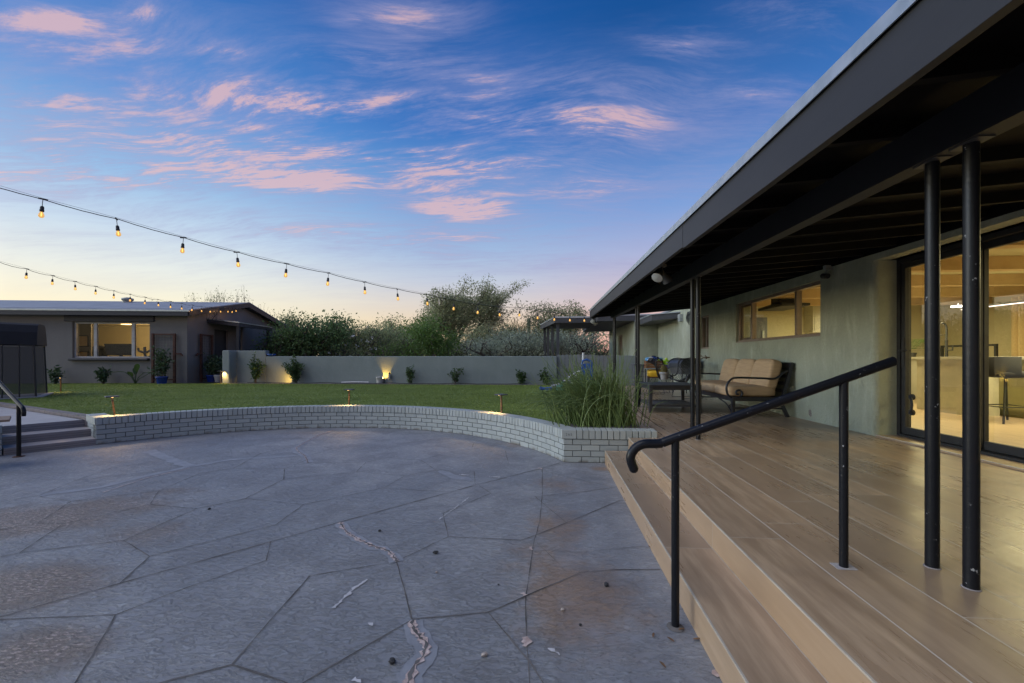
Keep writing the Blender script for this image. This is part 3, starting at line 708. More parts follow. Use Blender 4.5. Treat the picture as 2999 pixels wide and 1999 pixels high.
dc = math.degrees(.0672 / RC); a = A_L
while a > A_R + dc * .6:
    a0, a1 = a - math.degrees(.0038 / RC), a - dc + math.degrees(.0038 / RC)
    zb = 4 * BH + .003 + rb.uniform(-.001, .001); zt = zb + .101; j = rb.uniform(-.002, .002)
    q = [(CC.x + r * math.cos(R(t)), CC.y + r * math.sin(R(t))) for r, t in ((RC - .010 + j, a0), (RC - .010 + j, a1), (RC + .19, a1), (RC + .19, a0))]
    bw.prism(q, zb, zt, 0); a -= dc
pts = arc(RC + .007, A_L, A_R, 60) + arc(RC + .182, A_L, A_R, 60)[::-1]
k = 61; inn, out = pts[:k], pts[k:][::-1]
for i in range(k - 1):
    core.hexa([(inn[i][0], inn[i][1], 0), (inn[i + 1][0], inn[i + 1][1], 0), (out[i + 1][0], out[i + 1][1], 0), (out[i][0], out[i][1], 0)] +
              [(inn[i][0], inn[i][1], .366), (inn[i + 1][0], inn[i + 1][1], .366), (out[i + 1][0], out[i + 1][1], .366), (out[i][0], out[i][1], .366)], 1)
# straight return at the deck
pc = Vector((CC.x + RC * math.cos(R(A_R)), CC.y + RC * math.sin(R(A_R)), 0)); YS = pc.y
brick_run(bw, Vector((pc.x, YS, 0)), Vector((1.16, YS, 0)), Vector((0, -1, 0)), 0, 4, cap_to=1.24 - pc.x, cap_from=.150)
core.box((pc.x + .006, YS + .007, 0), (1.15, YS + .182, .366), 1)
cap = MB(); zb = 4 * BH + .003
bw.box((pc.x - .022, YS - .010, zb), (pc.x + .146, YS + .055, zb + .101), 0)
bw.box((pc.x - .0, YS + .062, zb), (pc.x + .146, YS + .19, zb + .0995), 0)
# return at the stair
brick_run(bw, PL, PL + OUT * .60, GO, 0, 4, cap_to=.60, cap_from=.0, stagger=1)
q = [PL - GO * .012 + OUT * .006, PL - GO * .012 + OUT * .594, PL - GO * .18 + OUT * .594, PL - GO * .18 + OUT * .19]
core.hexa([(p.x, p.y, 0) for p in q] + [(p.x, p.y, .366) for p in q], 1)
bw.v, off = bw.v + core.v, len(bw.v)
bw.f += [tuple(i + off for i in f) for f in core.f]; bw.m += core.m; bw.sm += core.sm
brick_wall = thing('brick_wall', 'low curved brick retaining wall painted pale grey, edging the patio below the lawn', 'brick wall', (-3.15, 7.1, 0))
wb(bw, 'brickwork', [M['brick'], M['mortar']], brick_wall, bevel=.0035)
cu = bpy.data.curves.new('brick_stamp', 'FONT'); cu.body = '265'; cu.size = .040; cu.extrude = .0006; cu.space_character = 1.35; cu.align_x = 'CENTER'; cu.align_y = 'CENTER'
cu.materials.append(M['mortar'])
to = bpy.data.objects.new('brick_stamp', cu); COL.objects.link(to); to.parent = brick_wall
to.rotation_euler = (R(90), 0, 0); to.location = Vector((pc.x + .060, YS - .0108, zb + .050)) - brick_wall.location
# matching pier at the left end of the stair
pr = MB(); pp = PL + GO * .83
brick_run(pr, pp + OUT * .02, pp + GO * .42 + OUT * .02, -OUT, 0, 4, cap_to=.42)
q = [pp + OUT * .03, pp + GO * .41 + OUT * .03, pp + GO * .41 + OUT * .6, pp + OUT * .6]
pr.hexa([(p.x, p.y, 0) for p in q] + [(p.x, p.y, .366) for p in q], 1)
pier = thing('brick_pier', 'short grey brick pier closing the left side of the concrete steps', 'brick pier', pp)
wb(pr, 'brickwork', [M['brick'], M['mortar']], pier, bevel=.0035)

# ================================================================== MAIN HOUSE (right)
house = thing('house', 'long single storey house of sage green stucco with a dark covered porch over the deck', 'house', (4.2, 6.0, 0))
f_top = lambda y: 2.271 + .0169 * y
f_bot = lambda y: 2.030 + .0188 * y
b_bot = lambda y: 2.008 + .0193 * y
w_top = lambda y: 2.372 + .0140 * y
ROOF0, ROOF1, XF, XB = -3.0, 11.25, 1.083, 1.65
DY0, DY1, DT = 1.2, 5.25, 2.325           # door opening
WY0, WY1, WZ0, WZ1 = 6.235, 8.90, 1.505, 2.285   # kitchen window opening
hw = MB()
XI = 4.02
def rpier(mb, x0, x1, y0, y1, z0, z1, r0=0.06):
    poly = [(x0 + r0 * (1 - math.cos(t)), y0 + r0 * (1 - math.sin(t))) for t in [math.pi / 2 * i / 8 for i in range(9)]][::-1]
    poly = [(x0 + r0 - r0 * math.sin(t), y0 + r0 - r0 * math.cos(t)) for t in [math.pi / 2 * i / 8 for i in range(9)]]
    n0 = len(mb.f); mb.prism(poly + [(x0, y1), (x1, y1), (x1, y0)], z0, z1, 0)
hw.box((XW, -3, 0), (XI, DY0, 2.56)); hw.box((XW, DY0, DT), (XI, DY1 + .06, 2.56))
rpier(hw, XW, XI, DY1, WY0, 0, DT); hw.box((XW, DY1 + .06, DT), (XI, WY0, 2.56))
hw.box((XW, WY0, 0), (XI, WY1, WZ0)); hw.box((XW, WY0, WZ1), (XI, WY1, 2.56))
SY0, SY1, SZ0, SZ1 = 10.35, 10.95, 1.42, 2.22
hw.box((XW, WY1, 0), (XI, SY0, 2.56)); hw.box((XW, SY0, 0), (XI, SY1, SZ0)); hw.box((XW, SY0, SZ1), (XI, SY1, 2.56)); hw.box((XW, SY1, 0), (XI, 15.05, 2.62))
wb(hw, 'wall', M['stucco'], house)
# chipped stucco low on the wall
ch = MB(); p = on_x(2372, 1208, XW - .002)
ch.ball(p, (.003, .035, .055), 10); ch.ball(p + Vector((-.001, -.02, -.03)), (.004, .022, .03), 10)
wb(ch, 'wall_chip', simple('broken_stucco', c4(.10, .075, .06), c4(.3, .27, .23), 60, .95), house)
# porch roof
rf = MB()
def slab_y(mb, xa, xb, za0, zb0, za1, zb1, t, y0, y1, mi):
    mb.hexa([(xa, y0, za0), (xb, y0, zb0), (xb, y1, zb1), (xa, y1, za1), (xa, y0, za0 + t), (xb, y0, zb0 + t), (xb, y1, zb1 + t), (xa, y1, za1 + t)], mi)
slab_y(rf, XF + .03, XW + .02, f_top(ROOF0) - .055, w_top(ROOF0) + .055, f_top(ROOF1) - .055, w_top(ROOF1) + .055, .045, ROOF0, ROOF1, 0)
slab_y(rf, XF + .0, XW + .05, f_top(ROOF0) - .006, w_top(ROOF0) + .104, f_top(ROOF1) - .006, w_top(ROOF1) + .104, .02, ROOF0, ROOF1, 1)
slab_y(rf, XW + .0, 10.6, 2.60, 2.95, 2.66, 2.95, .05, ROOF0, 14.85, 1)
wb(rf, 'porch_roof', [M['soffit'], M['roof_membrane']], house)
fa = MB()
def fascia(mb, x, y0, y1, b0, b1, t0, t1, th, mi=0):
    mb.hexa([(x, y0, b0), (x + th, y0, b0), (x + th, y1, b1), (x, y1, b1), (x, y0, t0), (x + th, y0, t0), (x + th, y1, t1), (x, y1, t1)], mi)
JY = 3.55   # butt joint: the nearer board hangs a little lower
fascia(fa, XF, JY + .002, ROOF1, f_bot(JY), f_bot(ROOF1), f_top(JY) - .046, f_top(ROOF1) - .046, .035)
fascia(fa, XF + .002, ROOF0, JY, f_bot(ROOF0) - .012, f_bot(JY) - .012, f_top(ROOF0) - .046, f_top(JY) - .046, .035)
fa.hexa([(XF, ROOF1, f_bot(ROOF1)), (XW, ROOF1, w_top(ROOF1) - .06), (XW, ROOF1 + .03, w_top(ROOF1) - .06), (XF, ROOF1 + .03, f_bot(ROOF1)),
         (XF, ROOF1, f_top(ROOF1) - .046), (XW, ROOF1, w_top(ROOF1) + .11), (XW, ROOF1 + .03, w_top(ROOF1) + .11), (XF, ROOF1 + .03, f_top(ROOF1) - .046)])
fp = wb(fa, 'fascia', M['fascia'], house, bevel=.002)
fl = MB()
fascia(fl, XF - .014, ROOF0, ROOF1 + .02, f_top(ROOF0) - .050, f_top(ROOF1) - .050, f_top(ROOF0), f_top(ROOF1), .006)
fl.hexa([(XF - .014, ROOF0, f_top(ROOF0)), (XF + .12, ROOF0, f_top(ROOF0) + .008), (XF + .12, ROOF1 + .02, f_top(ROOF1) + .008), (XF - .014, ROOF1 + .02, f_top(ROOF1))] +
        [(XF - .014, ROOF0, f_top(ROOF0) + .004), (XF + .12, ROOF0, f_top(ROOF0) + .012), (XF + .12, ROOF1 + .02, f_top(ROOF1) + .012), (XF - .014, ROOF1 + .02, f_top(ROOF1) + .004)])
wb(fl, 'flashing', M['flashing'], house, fp)
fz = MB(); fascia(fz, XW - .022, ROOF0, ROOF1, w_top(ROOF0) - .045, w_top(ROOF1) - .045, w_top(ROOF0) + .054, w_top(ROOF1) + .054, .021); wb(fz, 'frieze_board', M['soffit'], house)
y = -2.6
while y < ROOF1 - .1:     # rafters carry the porch roof
    ra = MB()
    ra.hexa([(XF + .036, y - .019, f_top(y) - .135), (XW - .024, y - .019, w_top(y) - .03), (XW - .024, y + .019, w_top(y) - .03), (XF + .036, y + .019, f_top(y) - .135),
             (XF + .036, y - .019, f_top(y) - .054), (XW - .024, y - .019, w_top(y) + .053), (XW - .024, y + .019, w_top(y) + .053), (XF + .036, y + .019, f_top(y) - .054)])
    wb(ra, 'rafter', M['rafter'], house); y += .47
bmn = MB()
bmn.hexa([(XB - .045, ROOF0, b_bot(ROOF0)), (XB + .045, ROOF0, b_bot(ROOF0)), (XB + .045, 11.15, b_bot(11.15)), (XB - .045, 11.15, b_bot(11.15)),
          (XB - .045, ROOF0, b_bot(ROOF0) + .165), (XB + .045, ROOF0, b_bot(ROOF0) + .165), (XB + .045, 11.15, b_bot(11.15) + .165), (XB - .045, 11.15, b_bot(11.15) + .165)])
wb(bmn, 'porch_beam', M['beam'], house)
for yy in (1.815, 1.985, 4.86, 5.045, 7.98, 8.15, 10.74, 10.90):
    ps = MB(); ps.tube([(XB, yy, DZ + .001), (XB, yy, 1.2), (XB, yy, b_bot(yy))], .0248, 18)
    po = wb(ps, 'porch_post', M['pipe'], house)
    gp = MB(); gp.lathe([(.030, 0), (.029, .002), (.026, .003)], (XB, yy, DZ + .001), 14); wb(gp, 'base_grout', M['step_concrete'], house, po)
    tp = MB(); tp.box((XB - .03, yy - .06, b_bot(yy) - .006), (XB + .03, yy + .06, b_bot(yy) + .001)); wb(tp, 'top_plate', M['dark_paint'], house, po)
# kitchen window: fixed light between two narrow sashes, tan frame
wn = MB(); XG = XW + .085
wy = [WY0, 6.93, 8.36, WY1]; fr = .045
wn.box((XG - .035, WY0, WZ0), (XG + .05, WY1, WZ0 + .05)); wn.box((XG - .035, WY0, WZ1 - .05), (XG + .05, WY1, WZ1))
for a in (WY0, WY1 - .05): wn.box((XG - .034, a, WZ0 + .05), (XG + .049, a + .05, WZ1 - .05))
for a in (6.93, 8.36): wn.box((XG - .030, a - .024, WZ0 + .05), (XG + .052, a + .024, WZ1 - .05))
wn.box((XW + .003, WY0 + .002, WZ0 - .0), (XG - .036, WY1 - .002, WZ0 + .022))
wo_ = wb(wn, 'window', M['window_tan'], house, bevel=.003)
for a, b in ((WY0 + .05, 6.89), (6.97, 8.32), (8.40, WY1 - .05)):
    g = MB(); g.add([(XG, a, WZ0 + .05), (XG, b, WZ0 + .05), (XG, b, WZ1 - .05), (XG, a, WZ1 - .05)], [(0, 1, 2, 3)]); wb(g, 'pane', M['glass'], house, wo_)
ssh = MB()
for a, b in ((8.42, WY1 - .052),):
    for q in ((a, a + .035), (b - .035, b)): ssh.box((XG + .008, q[0], WZ0 + .052), (XG + .03, q[1], WZ1 - .052))
    for q in ((WZ0 + .052, WZ0 + .09), (WZ1 - .09, WZ1 - .052)): ssh.box((XG + .009, a + .035, q[0]), (XG + .029, b - .035, q[1]))
wb(ssh, 'sash', simple('brown_sash', c4(.16, .11, .075), None, 5, .5), house, wo_)
# narrow window behind the second pair of posts
wn = MB()
wn.box((XG - .03, SY0, SZ0), (XG + .04, SY1, SZ0 + .04)); wn.box((XG - .03, SY0, SZ1 - .04), (XG + .04, SY1, SZ1))
for a in (SY0, SY1 - .04, (SY0 + SY1) / 2 - .02): wn.box((XG - .029, a, SZ0 + .04), (XG + .039, a + .04, SZ1 - .04))
w2 = wb(wn, 'window', M['window_tan'], house); g = MB(); g.add([(XG + .01, SY0, SZ0), (XG + .01, SY1, SZ0), (XG + .01, SY1, SZ1), (XG + .01, SY0, SZ1)], [(0, 1, 2, 3)]); wb(g, 'pane', M['glass'], house, w2)
# sliding glass door
XD = 3.985; d0z, d1z = DZ + .021, DT
fr_ = MB()
fr_.box((XD, DY0, d1z - .05), (XD + .12, DY1, d1z)); fr_.box((XD, DY1 - .045, d0z), (XD + .12, DY1, d1z - .05)); fr_.box((XD, DY0, d0z), (XD + .12, DY0 + .045, d1z - .05)); fr_.box((XD - .02, DY0 + .045, d0z), (XD + .12, DY1 - .045, d0z + .022))
fr_.box((XD - .08, DY0, d1z + .0), (XD + .01, DY1, d1z + .02))
door = wb(fr_, 'sliding_door', M['matt_black'], house)
pys = [DY1 - .047, 4.33, 3.30, 2.33, DY0 + .047]
for i in range(4):
    b, a = pys[i] + (.055 if i else 0), pys[i + 1]; x0 = XD + (.012 if i % 2 == 0 else .062)
    st = MB(); sw = .055
    st.box((x0, a + .002, d0z + .026), (x0 + .042, a + sw, d1z - .052)); st.box((x0, b - sw, d0z + .026), (x0 + .042, b - .002, d1z - .052))
    st.box((x0, a + sw, d0z + .026), (x0 + .042, b - sw, d0z + .105)); st.box((x0, a + sw, d1z - .115), (x0 + .042, b - sw, d1z - .052))
    dp = wb(st, 'door_panel', M['matt_black'], house, door, bevel=.003)
    g = MB(); g.add([(x0 + .02, a + sw, d0z + .105), (x0 + .02, b - sw, d0z + .105), (x0 + .02, b - sw, d1z - .115), (x0 + .02, a + sw, d1z - .115)], [(0, 1, 2, 3)]); go = wb(g, 'door_glass', M['glass_door'], house, door)
    if i == 0:
        h = MB(); yb = b - .030
        h.box((x0 - .010, yb - .016, 1.10), (x0, yb + .016, 1.42)); h.tube([(x0 - .012, yb, 1.285), (x0 - .05, yb, 1.285), (x0 - .055, yb - .03, 1.285), (x0 - .055, yb - .13, 1.285)], .009, 8)
        wb(h, 'door_handle', M['matt_black'], house, door, bevel=.002)
        h = MB(); hy = b - sw - .10; xs = x0 + .018
        for z in (.60, .77): h.lathe([(.034, 0), (.034, .018), (.026, .03)], (xs, hy + .02, z), 14, 0, Matrix.Rotation(R(-90), 4, 'Y'))
        h.tube([(xs - .03, hy + .02, .60), (xs - .05, hy - .02, .615), (xs - .052, hy - .035, .685), (xs - .05, hy - .02, .755), (xs - .03, hy + .02, .77)], .012, 8)
        wb(h, 'pull_handle', M['matt_black'], house, door)
# --- rooms behind the glass
rm = MB(); RX1, RY0, RY1, CZ = 9.2, .3, 10.75, 2.50
def inward(mb, a, b, mi): mb.box(a, b, mi)
rm.box((RX1, RY0, .3), (RX1 + .1, RY1, CZ)); rm.box((XI, RY1, .3), (RX1 + .1, RY1 + .1, CZ)); rm.box((XI, RY0 - .1, .3), (RX1 + .1, RY0, CZ))
wb(rm, 'interior_wall', M['int_wall'], house)
rm = MB(); rm.box((XI + .0, RY0, .24), (RX1, RY1, .318)); wb(rm, 'interior_floor', M['int_floor'], house)
rm = MB(); rm.box((XI, RY0, CZ), (RX1, RY1, CZ + .06))
wb(rm, 'ceiling', M['int_wall'], house)
yy = 1.0
while yy < RY1:
    b_ = MB(); b_.box((XI + .003, yy - .07, CZ - .17), (RX1 - .003, yy + .07, CZ - .002)); wb(b_, 'ceiling_beam', M['int_beam'], house); yy += 1.25
for (lx, ly) in ((6.2, 3.0), (6.6, 5.9), (6.4, 8.6)):
    lamp('ceiling_lamp_light', 'AREA', Vector((lx, ly, CZ - .2)) - house.location, 105, (1.0, .86, .45), house, size=1.2, aim=(0, 0, -1))
# far wing beyond the gate
wg = MB(); WX = 2.95
wg.box((WX, 14.95, 0), (6.0, 15.2, 2.50)); wg.box((WX, 15.2, 0), (WX + .25, 17.3, 2.47)); wg.box((WX, 17.3, 0), (WX + .25, 18.3, .95)); wg.box((WX, 17.3, 2.15), (WX + .25, 18.3, 2.47)); wg.box((WX, 18.3, 0), (WX + .25, 21, 2.47))
wb(wg, 'wing_wall', M['stucco'], house)
ww = MB(); ww.box((WX + .05, 17.3, .95), (WX + .12, 17.36, 2.15)); ww.box((WX + .05, 18.24, .95), (WX + .12, 18.3, 2.15)); ww.box((WX + .05, 17.77, .95), (WX + .12, 17.83, 2.15)); ww.box((WX + .05, 17.36, 2.09), (WX + .12, 18.24, 2.15)); ww.box((WX + .09, 17.36, .95), (WX + .10, 18.24, 2.09), 1)
wb(ww, 'window', [M['window_tan'], M['window_tan']], house)
wr = MB()
wr.box((1.7, 14.9, 2.475), (2.0, 21, 2.66)); wr.box((2.0, 14.9, 2.48), (6, 21, 2.655))
pc4 = [(.26, 15.5), (1.698, 15.5), (1.698, 18.9), (-.31, 18.9)]
wr.prism(pc4, 2.49, 2.60, 0)
wr.hexa([(.25, 15.48, 2.47), (1.698, 15.48, 2.47), (1.698, 15.499, 2.47), (.25, 15.499, 2.47), (.25, 15.48, 2.65), (1.698, 15.48, 2.65), (1.698, 15.499, 2.65), (.25, 15.499, 2.65)], 0)
wr.hexa([(.235, 15.5, 2.47), (.258, 15.5, 2.47), (-.312, 18.9, 2.47), (-.335, 18.9, 2.47), (.235, 15.5, 2.65), (.258, 15.5, 2.65), (-.312, 18.9, 2.65), (-.335, 18.9, 2.65)], 0)
wr.prism([(.225, 15.47), (1.698, 15.47), (1.698, 18.92), (-.345, 18.92)], 2.651, 2.70, 1); wr.box((1.70, 14.89, 2.661), (6, 21, 2.709), 1)
wb(wr, 'wing_roof', [M['dark_paint'], M['flashing']], house)
for (px_, py_) in ((.36, 15.72), (.17, 16.9), (.0, 17.9), (-.14, 18.7)):
    q = MB(); q.box((px_ - .055, py_ - .055, 0), (px_ + .055, py_ + .055, 2.49)); wb(q, 'wing_post', M['dark_paint'], house)
ar = MB()
ar.hexa([(3.02, 12.75, 2.30), (XW - .002, 12.5, 2.34), (XW - .002, 14.94, 2.34), (2.97, 14.94, 2.28), (3.02, 12.75, 2.46), (XW - .002, 12.5, 2.50), (XW - .002, 14.94, 2.52), (2.97, 14.94, 2.44)], 0)
ar.hexa([(3.00, 12.72, 2.461), (XW - .002, 12.47, 2.501), (XW - .002, 14.94, 2.521), (2.95, 14.94, 2.441), (3.00, 12.72, 2.485), (XW - .002, 12.47, 2.525), (XW - .002, 14.94, 2.60), (2.95, 14.94, 2.50)], 1)
wb(ar, 'alcove_roof', [M['dark_paint'], M['flashing']], house)
cd = MB(); p = on_x(1924, 960, XW - .015); cd.tube([(XW - .016, p.y, 1.28), (XW - .016, p.y, 2.33)], .013, 8); cd.box((XW - .07, p.y - .05, 1.12), (XW - .001, p.y + .05, 1.30))
wb(cd, 'conduit', M['steel'], house)
cd = MB(); cd.tube([(XW - .012, 11.3, DZ), (XW - .012, 11.3, 2.4)], .007, 6)
wb(cd, 'conduit', M['steel'], house)
ub = MB(); p = on_x(1992, 930, XW - .05); ub.box((XW - .09, p.y - .10, p.z - .10), (XW - .001, p.y + .10, p.z + .10))
wb(ub, 'utility_box', [M['steel'], M['matt_black']], house)
for k in range(5):
    ub = MB(); yy = p.y - .5 - .06 * k; ub.tube([(XW - .01, yy, 2.44), (XW - .05, yy - .02, 2.3), (XW - .03, yy + .05, 2.2 - .03 * k), (XW - .01, yy + .03, 2.4)], .006, 6)
    wb(ub, 'loose_cable', M['matt_black'], house)

# ================================================================== GUEST HOUSE (left)
GA = TH + R(4.5)
gc = at_d(548, 1118, 15.0); gc.z = 0.0
guest = thing('guest_house', 'low grey stucco guest house with a pale gable roof beyond the lawn', 'house', gc, GA)
GX = Vector((math.cos(GA), math.sin(GA), 0)); GY = Vector((-math.sin(GA), math.cos(GA), 0))
def gfront(u, v, off=0.0):
    p = on_plane(u, v, gc + GY * off, GY); return ((p - gc).dot(GX), p.z)
def ggable(u, v, off=0.0):
    p = on_plane(u, v, gc + GX * off, GX); return ((p - gc).dot(GY), p.z)
gy_r, z_r = ggable(723, 893, .2); GD = gy_r * 2.0
z_e = gfront(400, 921, -.30)[1]
wl = gfront(212, 1046)[0]; wr_ = gfront(438, 1046)[0]; wb_z = gfront(300, 1047)[1]; wt_z = gfront(300, 943)[1]
g = MB(); GL = -9.5
g.box((GL, 0, 0), (wl, .25, z_e + .25)); g.box((wr_, 0, 0), (0, .25, z_e + .25)); g.box((wl, 0, 0), (wr_, .25, wb_z)); g.box((wl, 0, wt_z), (wr_, .25, z_e + .25))
dg0, dg1 = ggable(628, 1000)[0], ggable(668, 1000)[0]; dgz = 2.32
def gpoly(y0, y1, z0):
    zr = lambda y: z_e + .14 + (z_r - z_e - .22) * (1 - abs(y - gy_r) / gy_r)
    ys = sorted(set([y0, y1] + ([gy_r] if y0 < gy_r < y1 else [])))
    pl = [(y0, z0), (y1, z0)] + [(y, zr(y)) for y in reversed(ys)]
    n = len(pl); g.add([(-.25, y, z) for y, z in pl] + [(0, y, z) for y, z in pl], [tuple(range(n)), tuple(reversed(range(n, 2 * n)))] + [(i, n + i, n + (i + 1) % n, (i + 1) % n) for i in range(n)])
gpoly(.25, dg0, 0); gpoly(dg0, dg1, dgz); gpoly(dg1, GD, 0); g.box((GL, GD - .25, 0), (-.25, GD, z_e + .2))
g.build('wall', M['guest_stucco'], guest)
g = MB(); pitch = (z_r - z_e - .06) / (gy_r + .35)
def rz(y): return z_e + .10 + pitch * (y + .35) if y <= gy_r else z_e + .10 + pitch * (2 * gy_r + .35 - y)
RX = .30
for (ya, yb) in ((-.35, gy_r), (gy_r, GD + .35)):
    za, zb = rz(ya), rz(yb)
    g.hexa([(GL - .3, ya, za), (RX - .035, ya, za), (RX - .035, yb, zb), (GL - .3, yb, zb), (GL - .3, ya, za + .075), (RX - .035, ya, za + .075), (RX - .035, yb, zb + .075), (GL - .3, yb, zb + .075)], 0)
    g.hexa([(RX - .033, ya, za - .13), (RX, ya, za - .13), (RX, yb, zb - .13), (RX - .033, yb, zb - .13), (RX - .033, ya, za + .05), (RX, ya, za + .05), (RX, yb, zb + .05), (RX - .033, yb, zb + .05)], 1)
    g.hexa([(RX - .033, ya, za + .052), (RX + .012, ya, za + .052), (RX + .012, yb, zb + .052), (RX - .033, yb, zb + .052), (RX - .033, ya, za + .085), (RX + .012, ya, za + .085), (RX + .012, yb, zb + .085), (RX - .033, yb, zb + .085)], 0)
g.box((GL - .3, -.352 - .03, z_e - .03), (RX - .034, -.352, z_e + .11), 2); g.box((GL - .3, -.40, z_e + .115), (RX + .01, -.351, z_e + .165), 3)
g.box((GL - .3, -.35, z_e + .0), (-.0, .0, z_e + .02), 4)
g.build('roof', [M['roof_membrane'], M['fascia'], M['guest_wood'], M['flashing'], M['soffit']], guest)
v_ = MB(); vx = gfront(350, 884, 2.6)[0]; v_.lathe([(.16, 0), (.16, .10), (.20, .10), (.20, .18), (.05, .22)], (vx, gy_r - .5, rz(gy_r - .5) + .05), 12); v_.build('roof_vent', M['steel'], guest)
ll, lr = gfront(191, 930)[0], gfront(453, 930)[0]; lz0 = gfront(300, 941)[1]
g = MB(); g.box((ll, -.06, lz0), (lr, -.002, z_e + .0)); g.build('lintel', M['guest_wood'], guest, bevel=.01)
g = MB(); sl = gfront(207, 1052)[0]; g.box((sl, -.12, wb_z - .10), (wr_ + .02, -.002, wb_z - .02)); g.build('window_sill', M['guest_wood'], guest, bevel=.025)
g = MB(); m1, m2 = gfront(273, 1000)[0], gfront(384.5, 1000)[0]; fw = .045
g.box((wl, .08, wb_z), (wr_, .15, wb_z + fw)); g.box((wl, .08, wt_z - fw), (wr_, .15, wt_z))
for a, ww_ in ((wl, fw), (m1 - .05, .10), (m2 - .05, .10), (wr_ - fw, fw)): g.box((a, .078, wb_z + fw), (a + ww_, .148, wt_z - fw))
gw = g.build('window', M['window_white'], guest, bevel=.004)
for a, b in ((wl + fw, m1 - .05), (m1 + .05, m2 - .05), (m2 + .05, wr_ - fw)):
    g = MB(); g.add([(a, .11, wb_z + fw), (b, .11, wb_z + fw), (b, .11, wt_z - fw), (a, .11, wt_z - fw)], [(0, 1, 2, 3)]); g.build('pane', M['glass_dark'], gw)
# lit room behind the window
g = MB(); g.box((-7.4, 3.6, .3), (-.3, 3.7, z_e)); g.box((-7.5, .3, .3), (-7.4, 3.6, z_e)); g.box((-7.4, .26, z_e - .12), (-.3, 3.6, z_e - .06)); g.box((-7.4, .26, .30), (-.3, 3.6, .36))
g.build('interior_wall', M['int_wall'], guest)
lx_, lz_ = gfront(369, 955, 1.6); lz_ = z_e - .13
g = MB(); g.lathe([(.14, -.07), (.17, -.03), (.17, 0)], (lx_, 1.6, lz_), 16); g.build('ceiling_lamp', M['lamp_lit'], guest)
lamp('ceiling_lamp_light', 'POINT', (lx_ - .1, 1.9, lz_ - .30), 46, (1, .68, .34), guest, shadow_soft_size=.15)
g = MB(); g.box((-.14, dg0, .33), (-.08, dg1, dgz)); gd = g.build('door', M['guest_wood'], guest)
for zz in (.5, 1.2):
    g = MB(); g.box((-.078, dg0 + .15, zz), (-.068, dg1 - .15, zz + .5)); g.build('door_inset', M['guest_wood'], gd, bevel=.008)
# entry awning on the gable side
a0y, a0z = ggable(610, 927, .02); a1y = ggable(758, 950, 1.25)[0]
g = MB(); ay0, ay1 = dg0 - .45, dg1 + 1.2; ax1 = 1.15
g.hexa([(.002, ay0, 2.53), (ax1, ay0, 2.40), (ax1, ay1, 2.40), (.002, ay1, 2.53), (.002, ay0, 2.66), (ax1, ay0, 2.53), (ax1, ay1, 2.53), (.002, ay1, 2.66)], 0)
g.hexa([(.002, ay0 - .02, 2.662), (ax1 + .02, ay0 - .02, 2.532), (ax1 + .02, ay1 + .02, 2.532), (.002, ay1 + .02, 2.662), (.002, ay0 - .02, 2.70), (ax1 + .02, ay0 - .02, 2.57), (ax1 + .02, ay1 + .02, 2.57), (.002, ay1 + .02, 2.70)], 1)
aw = g.build('awning', [M['guest_wood'], M['flashing']], guest)
for yy in (ay0 + .12, ay1 - .12):
    g = MB(); g.box((ax1 - .14, yy - .05, .3), (ax1 - .04, yy + .05, 2.41)); g.build('awning_post', M['guest_wood'], aw)
g = MB(); g.tube([(.05, ay1 - .3, .3), (.05, ay1 - .3, 2.4)], .045, 10); g.build('downpipe', M['guest_stucco'], guest)
def ginside(name, label, cat, x, y, z): return thing(name, label, cat, gc + GX * x + GY * y + Vector((0, 0, z)), GA)
# things seen through the guest window
xm = gfront(347, 1030, .75)[0]
t = ginside('monitor', 'black computer monitor back standing behind the guest house window', 'monitor', xm + .05, .75, 1.20)
g = MB(); g.hexa([(-.44, 0, .10), (.44, 0, .10), (.44, .05, .10), (-.44, .05, .10), (-.52, -.04, .52), (.46, -.04, .52), (.46, .01, .52), (-.52, .01, .52)]); g.build('screen', M['matt_black'], t, bevel=.01)
g = MB(); g.box((-.05, .04, -.1), (.05, .08, .2)); g.box((-.16, -.02, -.12), (.16, .16, -.10)); g.build('stand', M['matt_black'], t)
dsk = ginside('desk', 'dark desk holding the black monitor inside the guest house', 'desk', xm - .3, .80, .538)
g = MB(); g.box((-1.0, -.35, .50), (.9, .35, .54)); g.build('tabletop', M['matt_black'], dsk)
for a, b in ((-.95, -.3), (-.95, .3), (.85, -.3), (.85, .3)):
    g = MB(); g.box((a - .03, b - .03, 0), (a + .03, b + .03, .50)); g.build('leg', M['matt_black'], dsk)
xc = gfront(290, 1030, 1.55)[0]
t = ginside('office_chair', 'black rounded office chair back visible left of the monitor', 'chair', xc, 1.55, .46)
g = MB(); g.pillow((.62, .12, .5), Tm((0, 0, .95)), 5, 3, .05); g.build('backrest', M['charcoal_fabric'], t)
g = MB(); g.pillow((.55, .5, .1), Tm((0, .28, .5)), 4, 3, .1); g.build('seat', M['charcoal_fabric'], t)
g = MB(); g.tube([(0, .28, 0), (0, .28, .46)], .03, 8)
for k in range(5): g.tube([(0, .28, .08), (.28 * math.cos(k * 1.257), .28 + .28 * math.sin(k * 1.257), .03)], .02, 6)
g.build('base', M['matt_black'], t)
xb = gfront(424, 1030, .8)[0]
t = ginside('exercise_bike', 'dark handlebar of an exercise bike showing in the right guest window pane', 'exercise bike', xb, .8, .66)
g = MB(); g.tube([(-.24, 0, .90), (-.20, 0, .80), (-.08, 0, .76), (.08, 0, .76), (.20, 0, .84), (.3, 0, .86)], .035, 8); g.build('handlebar', M['grey_plastic'], t)
g = MB(); g.tube([(0, 0, .95), (0, 0, .7), (.1, .2, 0)], .04, 8); g.box((-.3, .1, -.3), (.3, .8, -.24)); g.tube([(.1, .2, 0), (.12, .3, -.26)], .04, 8); g.build('frame', M['grey_plastic'], t)
